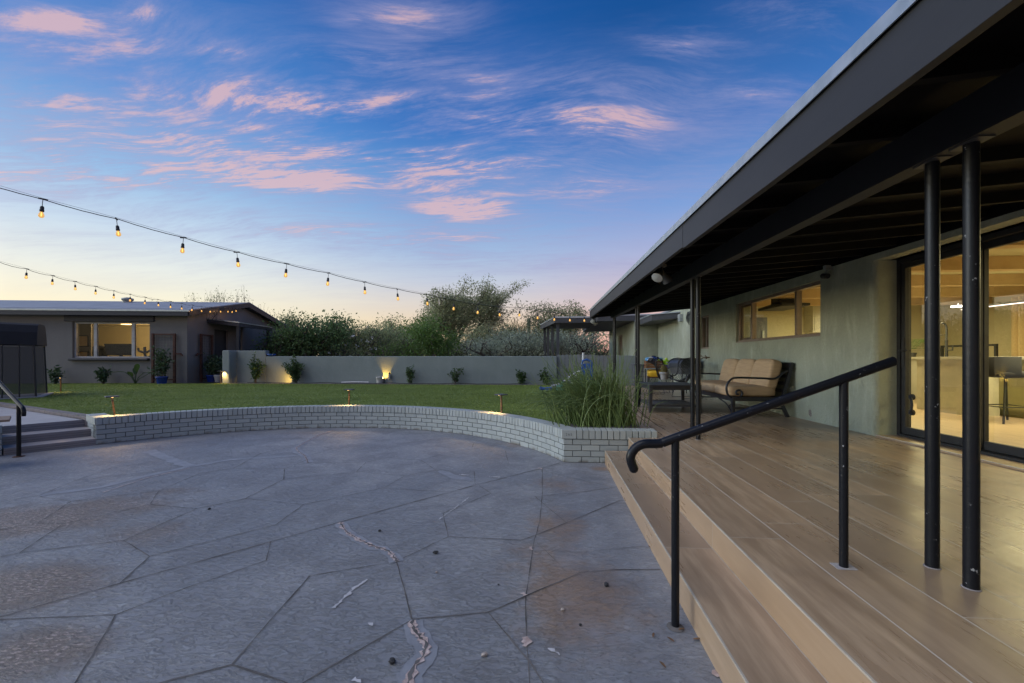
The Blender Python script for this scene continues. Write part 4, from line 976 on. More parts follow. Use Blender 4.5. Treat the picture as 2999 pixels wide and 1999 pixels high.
for k, (zz, hh) in enumerate(((1.62, .42), (1.15, .30))):
    xp = gfront(238, 1000, 1.1)[0]
    t = ginside('picture_frame', ('large dark picture frame hanging in the left guest window', 'small dark picture frame below the large one in the guest house')[k], 'picture', xp, 1.17, zz)
    g = MB(); w_ = .19
    for a, b in (((-w_, -.02, 0), (w_, .01, .03)), ((-w_, -.02, hh - .03), (w_, .01, hh)), ((-w_, -.02, .03), (-w_ + .03, .01, hh - .03)), ((w_ - .03, -.02, .03), (w_, .01, hh - .03))): g.box(a, b)
    g.build('frame', M['guest_wood'], t)
    g = MB(); g.box((-w_ + .03, 0, .03), (w_ - .03, .008, hh - .03)); g.build('picture', M['int_beam'], t)
g = MB(); g.box((gfront(196, 1000, 1.2)[0], 1.19, .36), (gfront(267, 1000, 1.2)[0], 1.25, z_e - .13)); 
o = g.build('screen_wall', M['guest_stucco'], guest)

# ================================================================== GARDEN WALL, GATE
gwl = thing('garden_wall', 'long low grey green stucco garden wall closing off the lawn', 'wall', (-5, 14.15, 0))
yw = 14.08
xl = on_plane(653, 1100, Vector((0, yw - .34, 0)), Vector((0, 1, 0))).x; xg0 = on_plane(1631, 1100, Vector((0, yw, 0)), Vector((0, 1, 0))).x
xs_ = on_plane(778, 1040, Vector((0, yw, 0)), Vector((0, 1, 0))).x
wt = EYE + .062; wt2 = on_plane(720, 1026, Vector((0, yw, 0)), Vector((0, 1, 0))).z
g = MB(); g.box((xs_, yw, 0), (xg0, yw + .2, wt)); g.box((xl, yw + .0, 0), (xs_, yw + .2, wt2)); wm = wb(g, 'wall', M['garden_stucco'], gwl, bevel=.02)
g = MB(); g.box((xl - .02, yw - .36, 0), (xl + .25, yw + .02, wt2 + .002)); g.box((xl - .02, yw + .02, 0), (xl + .1, yw + 1.6, wt2 - .002)); wb(g, 'wall_pier', M['garden_stucco'], gwl, bevel=.03)
xg1 = on_plane(1803, 1100, Vector((0, 14.25, 0)), Vector((0, 1, 0))).x
g = MB(); g.box((xg1 + .01, 14.2, 0), (WX + .02, 14.4, wt + .02)); gs = thing('wall_stub', 'short grey stucco wall stub between the picket gate and the house wing', 'wall', (2.5, 14.3, 0)); wb(g, 'wall', M['garden_stucco'], gs, bevel=.015)
gate = thing('gate', 'grey wooden gate of scalloped vertical pickets behind the tall green rush', 'gate', ((xg0 + xg1) / 2, 14.2, .3))
g = MB(); npk = 15; pw = (xg1 - xg0 - .02) / npk
for i in range(npk):
    x0 = xg0 + .01 + i * pw; hh = wt + (.055 if i < 10 else .03); r_ = pw / 2 - .004
    pl = [(x0 + .004, .33)] + [(x0 + pw - .004, .33)] + [(x0 + pw / 2 + r_ * math.cos(a), hh - r_ * .55 + r_ * .55 * math.sin(a)) for a in [math.pi * k / 8 for k in range(9)]]
    n = len(pl); g.add([(x, 14.20, z) for x, z in pl] + [(x, 14.225, z) for x, z in pl], [tuple(range(n)), tuple(reversed(range(n, 2 * n)))] + [(k, n + k, n + (k + 1) % n, (k + 1) % n) for k in range(n)])
wb(g, 'picket_panel', simple('gate_paint', c4(.205, .215, .215), c4(.175, .185, .185), 4, .7, stretch=(1, 1, .2)), gate)
g = MB(); g.box((xg0 + .02, 14.227, .5), (xg1 - .02, 14.26, .58)); g.box((xg0 + .02, 14.227, 1.0), (xg1 - .02, 14.26, 1.08)); wb(g, 'rail', M['garden_stucco'], gate)
g = MB(); g.box((xg1 - .10, 14.17, 1.08), (xg1 - .03, 14.199, 1.14)); g.tube([(xg1 - .16, 14.18, 1.11), (xg1 - .04, 14.18, 1.11)], .012, 6); wb(g, 'latch', M['matt_black'], gate)
# small things on and against the wall
p = on_plane(795, 1041, Vector((0, yw + .1, 0)), Vector((0, 1, 0)))
t = thing('bowl', 'small blue bowl standing on top of the garden wall', 'bowl', (p.x, yw + .1, wt)); g = MB(); g.lathe([(.05, 0), (.14, .05), (.145, .08), (.12, .08)], n=14); g.build('bowl_body', M['toy_blue'], t)

# ================================================================== PLANTS
def leaf_quads(P, size, rs, aspect=0.45, flat=0.0, cup=0.0):
    """leaf-shaped diamonds with random facing, as vertex and face arrays"""
    n = len(P); d = rs.normal(size=(n, 3)); d[:, 2] *= (1 - flat); d /= np.linalg.norm(d, axis=1)[:, None] + 1e-9
    e = rs.normal(size=(n, 3)); e -= d * (e * d).sum(1)[:, None]; e /= np.linalg.norm(e, axis=1)[:, None] + 1e-9
    s = size * (0.6 + 0.8 * rs.rand(n))[:, None]
    a = P; b = P + d * s * .5 + e * s * aspect * .5; c = P + d * s; dd = P + d * s * .5 - e * s * aspect * .5
    return np.stack([a, b, c, dd], 1).reshape(-1, 3)
def leaves_obj(name, V, mat, parent, kind=None):
    n = len(V) // 4
    me = bpy.data.meshes.new(name); me.from_pydata(V.tolist(), [], [(4 * i, 4 * i + 1, 4 * i + 2, 4 * i + 3) for i in range(n)])
    me.materials.append(mat); o = bpy.data.objects.new(name, me); COL.objects.link(o); o.parent = parent
    if kind: o['kind'] = kind
    return o
def branch_tree(rs, H, W, levels, trunk_h, n1, up=0.5, gnarl=.25, r0=.10):
    """recursive limbs -> (MB of tubes, tip points, tip directions)"""
    mb = MB(); tips = []
    rdec = .46
    def grow(p, d, L, r, lv):
        k = 4; pts = [p.copy()]; rr = [r]; q = p.copy(); dd = d.copy()
        for i in range(k):
            dd = (dd + Vector(rs.normal(0, gnarl, 3)) * .6 + Vector((0, 0, .08 * up))).normalized(); q = q + dd * (L / k); pts.append(q.copy()); rr.append(r * (1 - .45 * (i + 1) / k))
            if lv >= levels - 1: tips.append((q.copy(), dd.copy()))
        mb.tube(pts, rr, 6 if lv < 2 else 4, cap=False)
        if lv < levels - 1:
            m = n1 if lv == 0 else rs.randint(3, 5)
            for j in range(m):
                f = rs.uniform(.35, 1.0) if lv else rs.uniform(.55, 1.0); s = pts[min(k, max(1, int(f * k)))]
                a = rs.uniform(0, 6.283); t = Vector((math.cos(a), math.sin(a), 0)) * (W / H) * 1.25
                nd = (dd * .45 + t * rs.uniform(.6, 1.1) + Vector((0, 0, up * rs.uniform(.3, 1.1)))).normalized()
                grow(s, nd, L * rs.uniform(.58, .85), r * rdec, lv + 1)
    nt_ = 1 if trunk_h > 0 else 4
    for i in range(nt_):
        a = i * 6.283 / nt_ + rs.rand(); d = Vector((math.cos(a) * .35, math.sin(a) * .35, 1)).normalized() if nt_ > 1 else Vector((rs.normal(0, .12), rs.normal(0, .12), 1)).normalized()
        grow(Vector((0, 0, -.1)), d, trunk_h if trunk_h > 0 else H * .36, r0, 0)
    return mb, tips
def tree(name, label, cat, u, vtop, d, halfw, mat, n=5000, leaf=.09, seed=0, trunk_h=0.0, levels=4, n1=4, up=.55, gnarl=.25, spread=.22, bark='bark', group=None, fill=.35, base=0.2, r0=.09, aspect=.45, flowers=0, flat=.0, squash=.6):
    rs = np.random.RandomState(seed + 11)
    b = at_d(u, HZ, d); zt = EYE + (HZ - vtop) / FPX * d; H = zt - base; W = halfw / FPX * d
    t = thing(name, label, cat, (b.x, b.y, base), 0, group)
    mb, tips = branch_tree(rs, H, W, levels, trunk_h, n1, up, gnarl, r0)
    P = np.array([p[:] for p, _ in tips]); mx_, my_ = P[:, 0].mean(), P[:, 1].mean(); zc_ = P[:, 2].mean()
    mb.v = [(x - mx_ * min(1.3, max(0, z / zc_)), y - my_ * min(1.3, max(0, z / zc_)), z) for x, y, z in mb.v]
    ff = np.clip(P[:, 2] / zc_, 0, 1.3); P[:, 0] -= mx_ * ff; P[:, 1] -= my_ * ff; zmax = P[:, 2].max(); xm_ = np.percentile(np.abs(P[:, :2]), 92)
    sx, sz = W / max(xm_, 1e-3), (H * .97) / zmax
    mb.v = [(x * sx, y * sx, z * sz) for x, y, z in mb.v]
    P = P * np.array([sx, sx, sz])
    mb.build('trunk', M[bark], t)
    m1_ = int(n * (1 - fill)); idx = rs.randint(0, len(P), m1_); Q = P[idx] + np.clip(rs.normal(0, 1, (m1_, 3)), -1.7, 1.7) * spread * np.array([1, 1, squash])
    # inner shell foliage in clumps around a subset of tips
    cl = P[rs.choice(len(P), max(4, len(P) // 6))]; m2_ = n - m1_
    Q2 = cl[rs.randint(0, len(cl), m2_)] * np.array([.9, .9, .88]) + np.clip(rs.normal(0, 1, (m2_, 3)), -1.6, 1.6) * spread * 2.0 * np.array([1, 1, .8])
    Q = np.concatenate([Q, Q2]); Q[:, 2] = np.clip(Q[:, 2], .02, H * 1.02)
    leaves_obj('crown', leaf_quads(Q, leaf, rs, aspect, flat), M[mat], t)
    if flowers:
        F = P[rs.randint(0, len(P), flowers)] * np.array([1.02, 1.02, .8]) + rs.normal(0, spread, (flowers, 3))
        F[:, 1] -= W * .25
        F = np.repeat(F, 5, 0) + rs.normal(0, .03, (flowers * 5, 3)); leaves_obj('blossom', leaf_quads(F, .075, rs, .8), M['flower'], t)
    return t
BG = 'trees and shrubs beyond the garden wall'
tree('citrus_tree', 'dense dark leaved tree right of the guest house roof', 'tree', 908, 915, 19.5, 86, 'leaf_dark', 14000, .105, 1, levels=4, spread=.24, group=BG, aspect=.55, fill=.5)
tree('shrub', 'small dark shrub poking out beside the guest house corner', 'shrub', 806, 990, 18.5, 26, 'leaf_dark', 1400, .09, 2, levels=3, spread=.14, group=BG)
tree('shrub', 'olive brown shrub right behind the guest house gable corner', 'shrub', 822, 955, 22, 52, 'leaf_olive', 5000, .09, 3, levels=4, group=BG, fill=.5)
tree('desert_tree', 'tall olive tree rising just past the guest house rear eave', 'tree', 846, 905, 27, 50, 'leaf_olive', 6500, .12, 4, group=BG)
tree('desert_tree', 'grey olive tree between the dark tree and the white flowering shrubs', 'tree', 1022, 928, 27, 66, 'leaf_olive', 10000, .13, 5, group=BG, fill=.45)
tree('oleander', 'white flowering oleander at the centre of the tree line', 'shrub', 1092, 932, 21, 62, 'leaf_olive', 10500, .125, 6, levels=4, spread=.2, group=BG, fill=.5, flowers=70, aspect=.28)
tree('oleander', 'smaller white flowering oleander left of the centre one', 'shrub', 1015, 985, 20, 60, 'leaf_olive', 6500, .105, 7, levels=4, spread=.2, group=BG, fill=.5, flowers=45, aspect=.28)
tree('desert_tree', 'olive crowned tree standing right of the oleanders', 'tree', 1192, 915, 25, 60, 'leaf_olive', 10000, .13, 8, group=BG, fill=.45)
tree('shrub', 'rounded bright green shrub right of the oleanders, low over the wall', 'shrub', 1195, 975, 19.5, 62, 'leaf_green', 7500, .085, 9, levels=4, spread=.2, group=BG, fill=.55, aspect=.3)
tree('young_tree', 'bright green young tree with a thin pale trunk in front of the tall mesquite', 'tree', 1266, 908, 18.0, 42, 'leaf_green', 6000, .10, 10, trunk_h=1.3, levels=4, bark='bark_pale', spread=.22, group=BG, r0=.035, fill=.45)
tree('mesquite_tree', 'tall airy mesquite, highest tree in the yard view', 'tree', 1356, 812, 26, 104, 'leaf_mesquite', 34000, .125, 12, trunk_h=1.5, levels=5, n1=6, up=.30, gnarl=.36, spread=.20, group=BG, r0=.10, fill=.30, aspect=.34)
tree('shrub', 'dark tangled shrub under the tall mesquite', 'shrub', 1330, 985, 22, 70, 'leaf_olive', 6000, .08, 13, levels=4, group=BG, fill=.45)
tree('palo_verde', 'green palo verde right of the tall mesquite', 'tree', 1502, 918, 27, 58, 'leaf_green', 9000, .09, 14, levels=4, spread=.2, group=BG, fill=.4, aspect=.2)
tree('salt_bush', 'feathery grey green bush left of the porch of the house wing', 'shrub', 1545, 960, 20, 74, 'leaf_grey', 17000, .12, 15, levels=4, spread=.20, group=BG, fill=.6, aspect=.24)
tree('salt_bush', 'grey green bush low over the wall below the palo verde', 'shrub', 1450, 985, 20.5, 70, 'leaf_grey', 14000, .12, 16, levels=4, spread=.20, group=BG, fill=.6, aspect=.24)
tree('mesquite_tree', 'grey mesquite with upright shoots rising behind the wing porch roof', 'tree', 1650, 880, 26, 92, 'leaf_mesquite', 20000, .125, 17, trunk_h=1.2, levels=5, n1=5, up=.5, group=BG, spread=.20, fill=.3, r0=.07, aspect=.34)
tree('desert_tree', 'dark grey tree seen below the wing porch roof', 'tree', 1685, 950, 23.5, 62, 'leaf_grey', 8000, .09, 18, levels=4, group=BG, fill=.5)
tree('hedge_shrub', 'low olive shrub showing right of the porch posts beside the house wing', 'shrub', 1745, 1000, 25, 50, 'leaf_olive', 5000, .08, 19, levels=4, group=BG, fill=.55)
tree('desert_tree', 'full feathery olive tree between the oleanders and the bright green young tree', 'tree', 1140, 925, 23, 58, 'leaf_olive', 13000, .12, 52, levels=4, spread=.22, group=BG, fill=.5, aspect=.34)
tree('desert_tree', 'feathery olive tree filling the gap between the tall mesquite and the palo verde', 'tree', 1440, 935, 24, 58, 'leaf_mesquite', 13000, .12, 53, levels=4, spread=.22, group=BG, fill=.5, aspect=.34)
tree('desert_tree', 'feathery olive tree crowding the left side of the wing porch roof', 'tree', 1580, 930, 24.5, 50, 'leaf_mesquite', 11000, .12, 54, levels=4, spread=.22, group=BG, fill=.5, aspect=.34)
for i, (u, v, hw_, lb) in enumerate(((502, 866, 26, 'sparse twiggy treetop left most above the guest house roof'), (590, 832, 30, 'tall sparse leafless treetop above the guest house roof, left of the tallest pair'), (640, 838, 24, 'sparse treetop in the middle of the row above the guest house roof'),
                                    (692, 832, 34, 'sparse many stemmed treetop near the guest house ridge'), (758, 880, 40, 'sparse twiggy tree over the descending rear slope of the guest house roof'))):
    tree('bare_tree', lb, 'tree', u, v, 27, hw_, 'leaf_olive', 750, .10, 30 + i, levels=4, n1=4, up=1.1, gnarl=.18, spread=.12, group='sparse treetops behind the guest house', fill=.05, r0=.06)
tree('young_tree', 'leafy tree out on the left side of the yard', 'tree', -1500, 560, 22, 300, 'leaf_olive', 9000, .14, 41, trunk_h=1.4, levels=4, r0=.15, group=BG)
# filler beyond: one far mass of brush closing the view under the crowns
rs = np.random.RandomState(90); n = 26000
xx = rs.uniform(-60, 45, n); yy = rs.uniform(30, 44, n)
k_ = n // 3; tt = rs.uniform(-40, 40, k_); xx[:k_] = rs.uniform(-58, -42, k_); yy[:k_] = tt
hmax = 2.6 + 1.0 * np.sin(xx * .7) * np.sin(xx * .23 + 1) + .6 * np.sin(xx * 1.9)
V = leaf_quads(np.c_[xx, yy, .2 + hmax * rs.rand(n) ** .8], .30, rs, .5)
fb = leaves_obj('far_brush', V, M['leaf_olive'], None, 'stuff')
# saguaro
b = at_d(1549, HZ, 25); t = thing('saguaro', 'single saguaro column standing between the palo verde and the grey bush', 'cactus', (b.x, b.y, .2))
g = MB(); hS = EYE + (HZ - 930) / FPX * 25 - .2; prof = []
nn = 20; vs = []; zs = [0, .5, hS * .5, hS - .15, hS - .05, hS]; rr = [.10, .115, .12, .11, .075, .01]
for z, r_ in zip(zs, rr):
    for j in range(nn): vs.append((r_ * (1 if j % 2 else .84) * math.cos(j * 6.283 / nn), r_ * (1 if j % 2 else .84) * math.sin(j * 6.283 / nn), z))
g.add(vs, [(i * nn + j, i * nn + (j + 1) % nn, (i + 1) * nn + (j + 1) % nn, (i + 1) * nn + j) for i in range(5) for j in range(nn)]); g.build('stem', M['saguaro'], t)

def stem_plant(label, p, H, W, n_st, n_lf, leaf, mat, seed, group, name='young_shrub', cat='shrub', lean=0, aspect=.5):
    rs = np.random.RandomState(seed); t = thing(name, label, cat, p, 0, group); st = MB(); Q = []
    for i in range(n_st):
        a = rs.uniform(0, 6.283); out = rs.uniform(.1, 1) * W; h = H * rs.uniform(.6, 1.0) * (1 - .35 * out / W)
        c = Vector((math.cos(a) * out + lean * rs.rand(), math.sin(a) * out * .6, h)); m = Vector((c.x * .35, c.y * .35, h * .55))
        pts = [Vector((rs.normal(0, .02), rs.normal(0, .02), 0)), m, c]; st.tube(pts, [.009, .006, .003], 5, cap=False)
        k = n_lf // n_st
        for j in range(k):
            f = rs.uniform(.22, 1.02); q = pts[0].lerp(m, f * 2) if f < .5 else m.lerp(c, f * 2 - 1); Q.append(q + Vector(rs.normal(0, .03, 3)))
    st.build('stem', M['bark'], t); leaves_obj('foliage', leaf_quads(np.array([q[:] for q in Q]), leaf, rs, aspect), M[mat], t); return t
WP = 'young shrubs planted along the garden wall'
def wallp(u): q = on_plane(u, 1110, Vector((0, yw - .2, 0)), Vector((0, 1, 0))); return (q.x, yw - .2, LZ)
def hpx(v0, v1, d): return (v1 - v0) / FPX * d
for i, (u, vt, hw_, ns, nl, lb, lean) in enumerate((
        (748, 1035, 34, 16, 800, 'tall leafy young shrub against the raised end of the garden wall', 0), (868, 1040, 42, 24, 1300, 'bushiest young shrub at the garden wall, beside the lit spotlight', -.25),
        (1201, 1062, 17, 9, 330, 'narrow young shrub right of the white bucket', 0), (1333, 1055, 30, 11, 230, 'sparse open young shrub in the middle of the garden wall', .0),
        (1528, 1075, 20, 12, 380, 'small young shrub left of the picket gate, nearest the gate but one', -.05), (1600, 1075, 24, 12, 380, 'young shrub half hidden by the rush, closest to the picket gate', -.1))):
    stem_plant(lb, wallp(u), hpx(vt, 1122, 13.9) * 1.08, hw_ * 1.05 / FPX * 13.9, ns, int(nl * .95), .085, 'leaf_shrub', 60 + i, WP, lean=lean)
def gp(u, v, off=-.35):
    x, _ = gfront(u, v, off); q = gc + GX * x + GY * off; return (q.x, q.y, LZ)
GP = 'plants along the guest house wall'
stem_plant('small leafy shrub next to the netted enclosure', gp(162, 1122), hpx(1064, 1122, 14.6), .26, 10, 230, .11, 'leaf_deep', 81, GP)
stem_plant('leafy shrub directly below the guest house window', gp(302, 1118), hpx(1056, 1118, 14.6), .30, 11, 320, .11, 'leaf_deep', 82, GP)
t = thing('bird_of_paradise', 'broad leaved bird of paradise plant between the window shrub and the rusty trellis', 'plant', gp(396, 1117), 0, GP)
def blade(mb, p, d, L, W, droop=.3):
    p, d = Vector(p), Vector(d).normalized(); s = d.cross(Vector((0, 0, 1)))
    s = s.normalized() if s.length > .05 else Vector((1, 0, 0)); k = 6; vs = []
    for i in range(k + 1):
        f = i / k; c = p + d * (L * f) + Vector((0, 0, -droop * L * f * f)); ww = W * math.sin(math.pi * min(1, .06 + f * .94)) ** .7 * (1 if i < k else .05)
        vs += [c - s * ww / 2 + Vector((0, 0, .12 * ww)), c, c + s * ww / 2 + Vector((0, 0, .12 * ww))]
    mb.add(vs, [q for i in range(k) for q in ((3 * i, 3 * i + 1, 3 * i + 4, 3 * i + 3), (3 * i + 1, 3 * i + 2, 3 * i + 5, 3 * i + 4))], 0, True)
st = MB(); lv = MB()
for i, (ax_, ay_, h, L, up_) in enumerate(((.15, -.1, .40, .42, .9), (-.25, -.1, .38, .45, .12), (.3, .0, .36, .38, .1), (-.1, .1, .30, .4, .5), (.05, -.15, .25, .35, .35), (-.3, .1, .3, .3, .3), (.25, .15, .28, .32, .4))):
    st.tube([(0, 0, 0), (ax_ * .4, ay_ * .4, h * .6), (ax_, ay_, h)], .011, 6); blade(lv, (ax_, ay_, h), (ax_ * 2, ay_ * 2, up_), L, .15, .25)
st.build('stalk', M['leaf_deep'], t); lv.build('leaf', M['leaf_shrub'], t)
# potted plants in blue pots
for i, (u, lb) in enumerate(((474, 'blue glazed pot with a leafy shrub in front of the wide rusty trellis'), (620, 'blue glazed pot with a leafy shrub by the narrow rusty trellis'))):
    p = gp(u, 1117, -.45) if i == 0 else (lambda q: (q.x, q.y, LZ))(on_z(620, 1117, LZ + .0))
    if i == 1:
        q = gc + GX * .45 + GY * ggable(620, 1115, .45)[0]; p = (q.x, q.y, LZ)
    t = thing('potted_shrub', lb, 'potted plant', p, 0, 'blue potted shrubs')
    g = MB(); g.lathe([(.13, 0), (.165, .20), (.18, .21), (.18, .245), (.155, .245), (.15, .20)], n=20); g.build('pot', M['blue_pot'], t)
    rs = np.random.RandomState(50 + i); st = MB(); Q = []
    for k in range(16):
        a = rs.uniform(0, 6.283); o_ = rs.uniform(.05, .36); h = rs.uniform(.35, 1.02 if i == 0 else .8); c = Vector((math.cos(a) * o_ * (1.2 - h * .6), math.sin(a) * o_ * (1.2 - h * .6), .22 + h)); st.tube([(0, 0, .2), (c.x * .4, c.y * .4, .2 + h * .5), c], [.01, .007, .003], 5, cap=False)
        for j in range(30): f = rs.uniform(.3, 1.05); Q.append(Vector((c.x * f, c.y * f, .2 + h * f)) + Vector(rs.normal(0, .05, 3)))
    st.build('stem', M['bark'], t); leaves_obj('foliage', leaf_quads(np.array([q[:] for q in Q]), .12, rs, .42), M['leaf_deep'], t)
q = gc + GX * .75 + GY * ggable(640, 1115, .75)[0]
t = thing('white_pot', 'white pot half hidden between the second blue pot and the wall pier', 'pot', (q.x, q.y, LZ)); g = MB(); g.lathe([(.11, 0), (.14, .2), (.15, .26), (.13, .26), (.12, .2)], n=18); g.build('pot', M['grey_pot'], t)
rs = np.random.RandomState(58); Q = np.c_[rs.normal(0, .14, 260), rs.normal(0, .14, 260), .4 + .5 * rs.rand(260)]; leaves_obj('foliage', leaf_quads(Q, .11, rs, .4), M['leaf_deep'], t)
# rusty trellises
def trellis(label, org, rz_, wdt, hgt, arm):
    t = thing('trellis', label, 'trellis', org, rz_, 'rusty trellises')
    for xx in (0, wdt):
        g = MB(); g.box((xx - .035, -.035, 0), (xx + .035, .035, hgt)); g.build('post', M['rust'], t, bevel=.004)
    for zz in (.12, hgt - .03):
        g = MB(); g.box((.036, -.02, zz - .02), (wdt - .036, .02, zz + .02)); g.build('crossbar', M['rust'], t)
    g = MB(); st_ = .098
    k = 1
    while k * st_ < wdt - .03: g.tube([(k * st_, 0, .14), (k * st_, 0, hgt - .05)], .0024, 5, cap=False); k += 1
    k = 1
    while .12 + k * st_ < hgt - .05: g.tube([(.03, .003, .12 + k * st_), (wdt - .03, .003, .12 + k * st_)], .0024, 5, cap=False); k += 1
    g.build('wire_grid', M['mesh_wire'], t)
    g = MB(); x0 = wdt + .036 if arm > 0 else -.036; g.bar((x0, 0, 1.02), (x0 + arm * .18, .0, 1.02), .035, .05); g.bar((x0 + arm * .18, 0, .98), (x0 + arm * .20, 0, 1.0 + .0), .07, .09); g.build('wall_arm', M['rust'], t)
    return t
x0, _ = gfront(448, 1118, -.10); x1, zt_ = gfront(511, 976, -.10)
trellis('wide rusty steel trellis with wire grid on the front wall of the guest house', gc + GX * x0 - GY * .10 + Vector((0, 0, LZ)), GA, x1 - x0, zt_ - LZ, 1)
y0_, _ = ggable(589, 1115, .10); y1_, zt_ = ggable(621, 980, .10)
trellis('narrow rusty steel trellis with wire grid beside the guest house door', gc + GX * .10 + GY * y0_ + Vector((0, 0, LZ)), GA + R(90), y1_ - y0_, zt_ - LZ, -1)

# tall green rush in the planter corner
pr_ = on_z(1690, 1250, LZ); cx_, cy_ = .66, 5.60
t = thing('rush_plant', 'tall wild clump of curling green rush at the corner of the deck and brick wall', 'plant', (cx_, cy_, LZ))
rs = np.random.RandomState(21); g = MB()
for i in range(1150):
    a = rs.uniform(0, 6.283); rr_ = abs(rs.normal(0, .19)); b = Vector((math.cos(a) * rr_ * 1.25, math.sin(a) * rr_ * .9, 0))
    L = rs.uniform(.45, .88) * (1.0 if rs.rand() > .10 else 1.22); lean = Vector((math.cos(a), math.sin(a) * .8, 0)) * rs.uniform(.0, .42) + Vector((rs.normal(-.22, .26), rs.normal(0, .16), 0))
    d = (Vector((0, 0, 1)) + lean * .75).normalized(); k = 11; q = b.copy(); pts = [q.copy()]
    wob = Vector(rs.normal(0, .09, 3)); curl = rs.uniform(.1, .55) if rs.rand() > .5 else rs.uniform(.0, .06); ph = rs.uniform(0, 6.28); cd_ = Vector((math.cos(ph), math.sin(ph), -.5))
    if lean.x < 0 and rs.rand() > .35: curl += .18; cd_ = Vector((-.8, math.sin(ph) * .6, -.9))
    for j in range(k):
        f = j / k; wob = (wob * .75 + Vector(rs.normal(0, .07, 3)))
        d = (d + cd_ * curl * f * f * 1.5 + wob * (.2 + f) * (.55 if curl > .1 else .22) - Vector((0, 0, .02))).normalized(); q = q + d * (L / k); pts.append(q.copy())
        if q.z < -.02: break
    r_ = rs.uniform(.0042, .0078); g.tube(pts, [r_ * (1 - .75 * j / (len(pts) - 1)) for j in range(len(pts))], 4, cap=False)
g.build('stalks', M['stalk'], t)
g = MB()
for i in range(26):
    a = rs.uniform(0, 6.283); h = rs.uniform(.7, 1.02); bx = rs.normal(.02, .2); by = rs.normal(0, .12); tx = bx * 1.5 + rs.normal(-.04, .06)
    g.tube([(bx, by, 0), (bx * .9 + tx * .1, by, h * .5), (tx, by, h * .84), (tx + rs.normal(0, .03), by, h)], [.0042, .0036, .0046, .0012], 5, cap=False)
g.build('flower_stalk', M['stalk'], t)
g = MB(); g.tube([(.40, -.1, .34), (.52, -.15, .18), (.66, -.2, .05), (.78, -.2, -.01)], .004, 5); g.tube([(.40, -.08, .27), (.56, -.12, .13), (.72, -.1, .02)], .004, 5); g.tube([(.38, -.3, .22), (.55, -.42, .05), (.66, -.5, -.02)], .005, 5)
g.build('runner', M['bark'], t)

# ================================================================== STRING LIGHTS
def bulb_mat():
    m = bpy.data.materials.new('amber_bulb_glass'); m.use_nodes = True; t = m.node_tree; t.nodes.clear()
    a = t.nodes.new('ShaderNodeBsdfTransparent'); a.inputs[0].default_value = (1, .86, .62, 1)
    e = t.nodes.new('ShaderNodeEmission'); e.inputs[0].default_value = (1, .55, .15, 1); e.inputs[1].default_value = .9
    lw = t.nodes.new('ShaderNodeLayerWeight'); lw.inputs[0].default_value = .45
    x = t.nodes.new('ShaderNodeMixShader'); g = t.nodes.new('ShaderNodeBsdfGlossy'); g.inputs[1].default_value = .1
    x2 = t.nodes.new('ShaderNodeMixShader'); x2.inputs[0].default_value = .08; o = t.nodes.new('ShaderNodeOutputMaterial')
    mp = t.nodes.new('ShaderNodeMapRange'); t.links.new(lw.outputs['Facing'], mp.inputs[0]); mp.inputs[3].default_value = .62; mp.inputs[4].default_value = .40
    t.links.new(mp.outputs[0], x.inputs[0]); t.links.new(a.outputs[0], x.inputs[1]); t.links.new(e.outputs[0], x.inputs[2])
    t.links.new(x.outputs[0], x2.inputs[1]); t.links.new(g.outputs[0], x2.inputs[2]); t.links.new(x2.outputs[0], o.inputs[0]); m.cycles.emission_sampling = 'NONE'; return m
M['bulb'] = bulb_mat(); M['warm_bulb'].cycles.emission_sampling = 'NONE'
def socket_proto():
    g = MB(); g.tube([(0, 0, .135), (.002, 0, .10), (0, 0, .06)], .0032, 6); g.lathe([(.006, .062), (.013, .058), (.0165, .045), (.0165, .022), (.019, .02), (.019, .004), (.014, 0)], n=12)
    g.box((-.035, -.006, .128), (.035, .006, .141)); so = g.build('bulb_socket', M['matt_black'])
    g = MB(); g.lathe([(.012, 0), (.014, -.008), (.022, -.026), (.0245, -.040), (.021, -.054), (.011, -.063), (.001, -.065)], n=14, mi=0)
    g.lathe([(.002, -.006), (.0045, -.018), (.0045, -.042), (.002, -.048)], n=6, mi=1); bo = g.build('bulb', [M['bulb'], M['warm_bulb']]); bo.parent = so
    return so
proto = socket_proto()
def string_lights(label, pts, ext0, end, sag, group, extra=()):
    """pts: bulb centres; cable runs .17 above them"""
    t = thing('string_lights', label, 'string lights', pts[len(pts) // 2], 0, group); inv = t.location
    top = [Vector((p.x, p.y, p.z + .165)) for p in pts]; ch = ext0 + top + end; cab = []
    for a, b in zip(ch, ch[1:]):
        for i in range(8): f = i / 8; q = a.lerp(b, f); q.z -= sag * (b - a).length * 4 * f * (1 - f) * (.85 if (i % 2) else 1); cab.append(q - inv)
    cab.append(ch[-1] - inv)
    g = MB(); g.tube(cab, .0045, 6); g.build('cable', M['matt_black'], t)
    g = MB(); g.tube([q + Vector((0, 0, .012)) - inv for q in ch], .0016, 4); g.build('support_wire', M['steel'], t)
    for i, p in enumerate(list(pts) + list(extra)):
        s = copy_tree(proto, t); s.location = Vector((p.x, p.y, p.z + .030)) - inv; s.rotation_euler = (random.uniform(-.12, .12), random.uniform(-.12, .12), random.uniform(0, 6))
    return t
def line_pts(us, vs, D0, D1):
    n = len(us) - 1; x0 = (us[0] - CX) / FPX * D0; x1 = (us[-1] - CX) / FPX * D1; out = []
    for i, v in enumerate(vs):
        f = i / n; xx = x0 + (x1 - x0) * f; D = D0 + (D1 - D0) * f; out.append(at_d(CX + FPX * xx / D, v, D))
    return out
U1 = [122, 344, 539, 702, 841, 960.5, 1071.5, 1168, 1255, 1332, 1400.6, 1463, 1527, 1573, 1624, 1668, 1711]
V1 = [628, 683, 733, 774, 805, 830, 855, 874, 888, 903, 914, 921, 922, 930, 935, 937, 938]
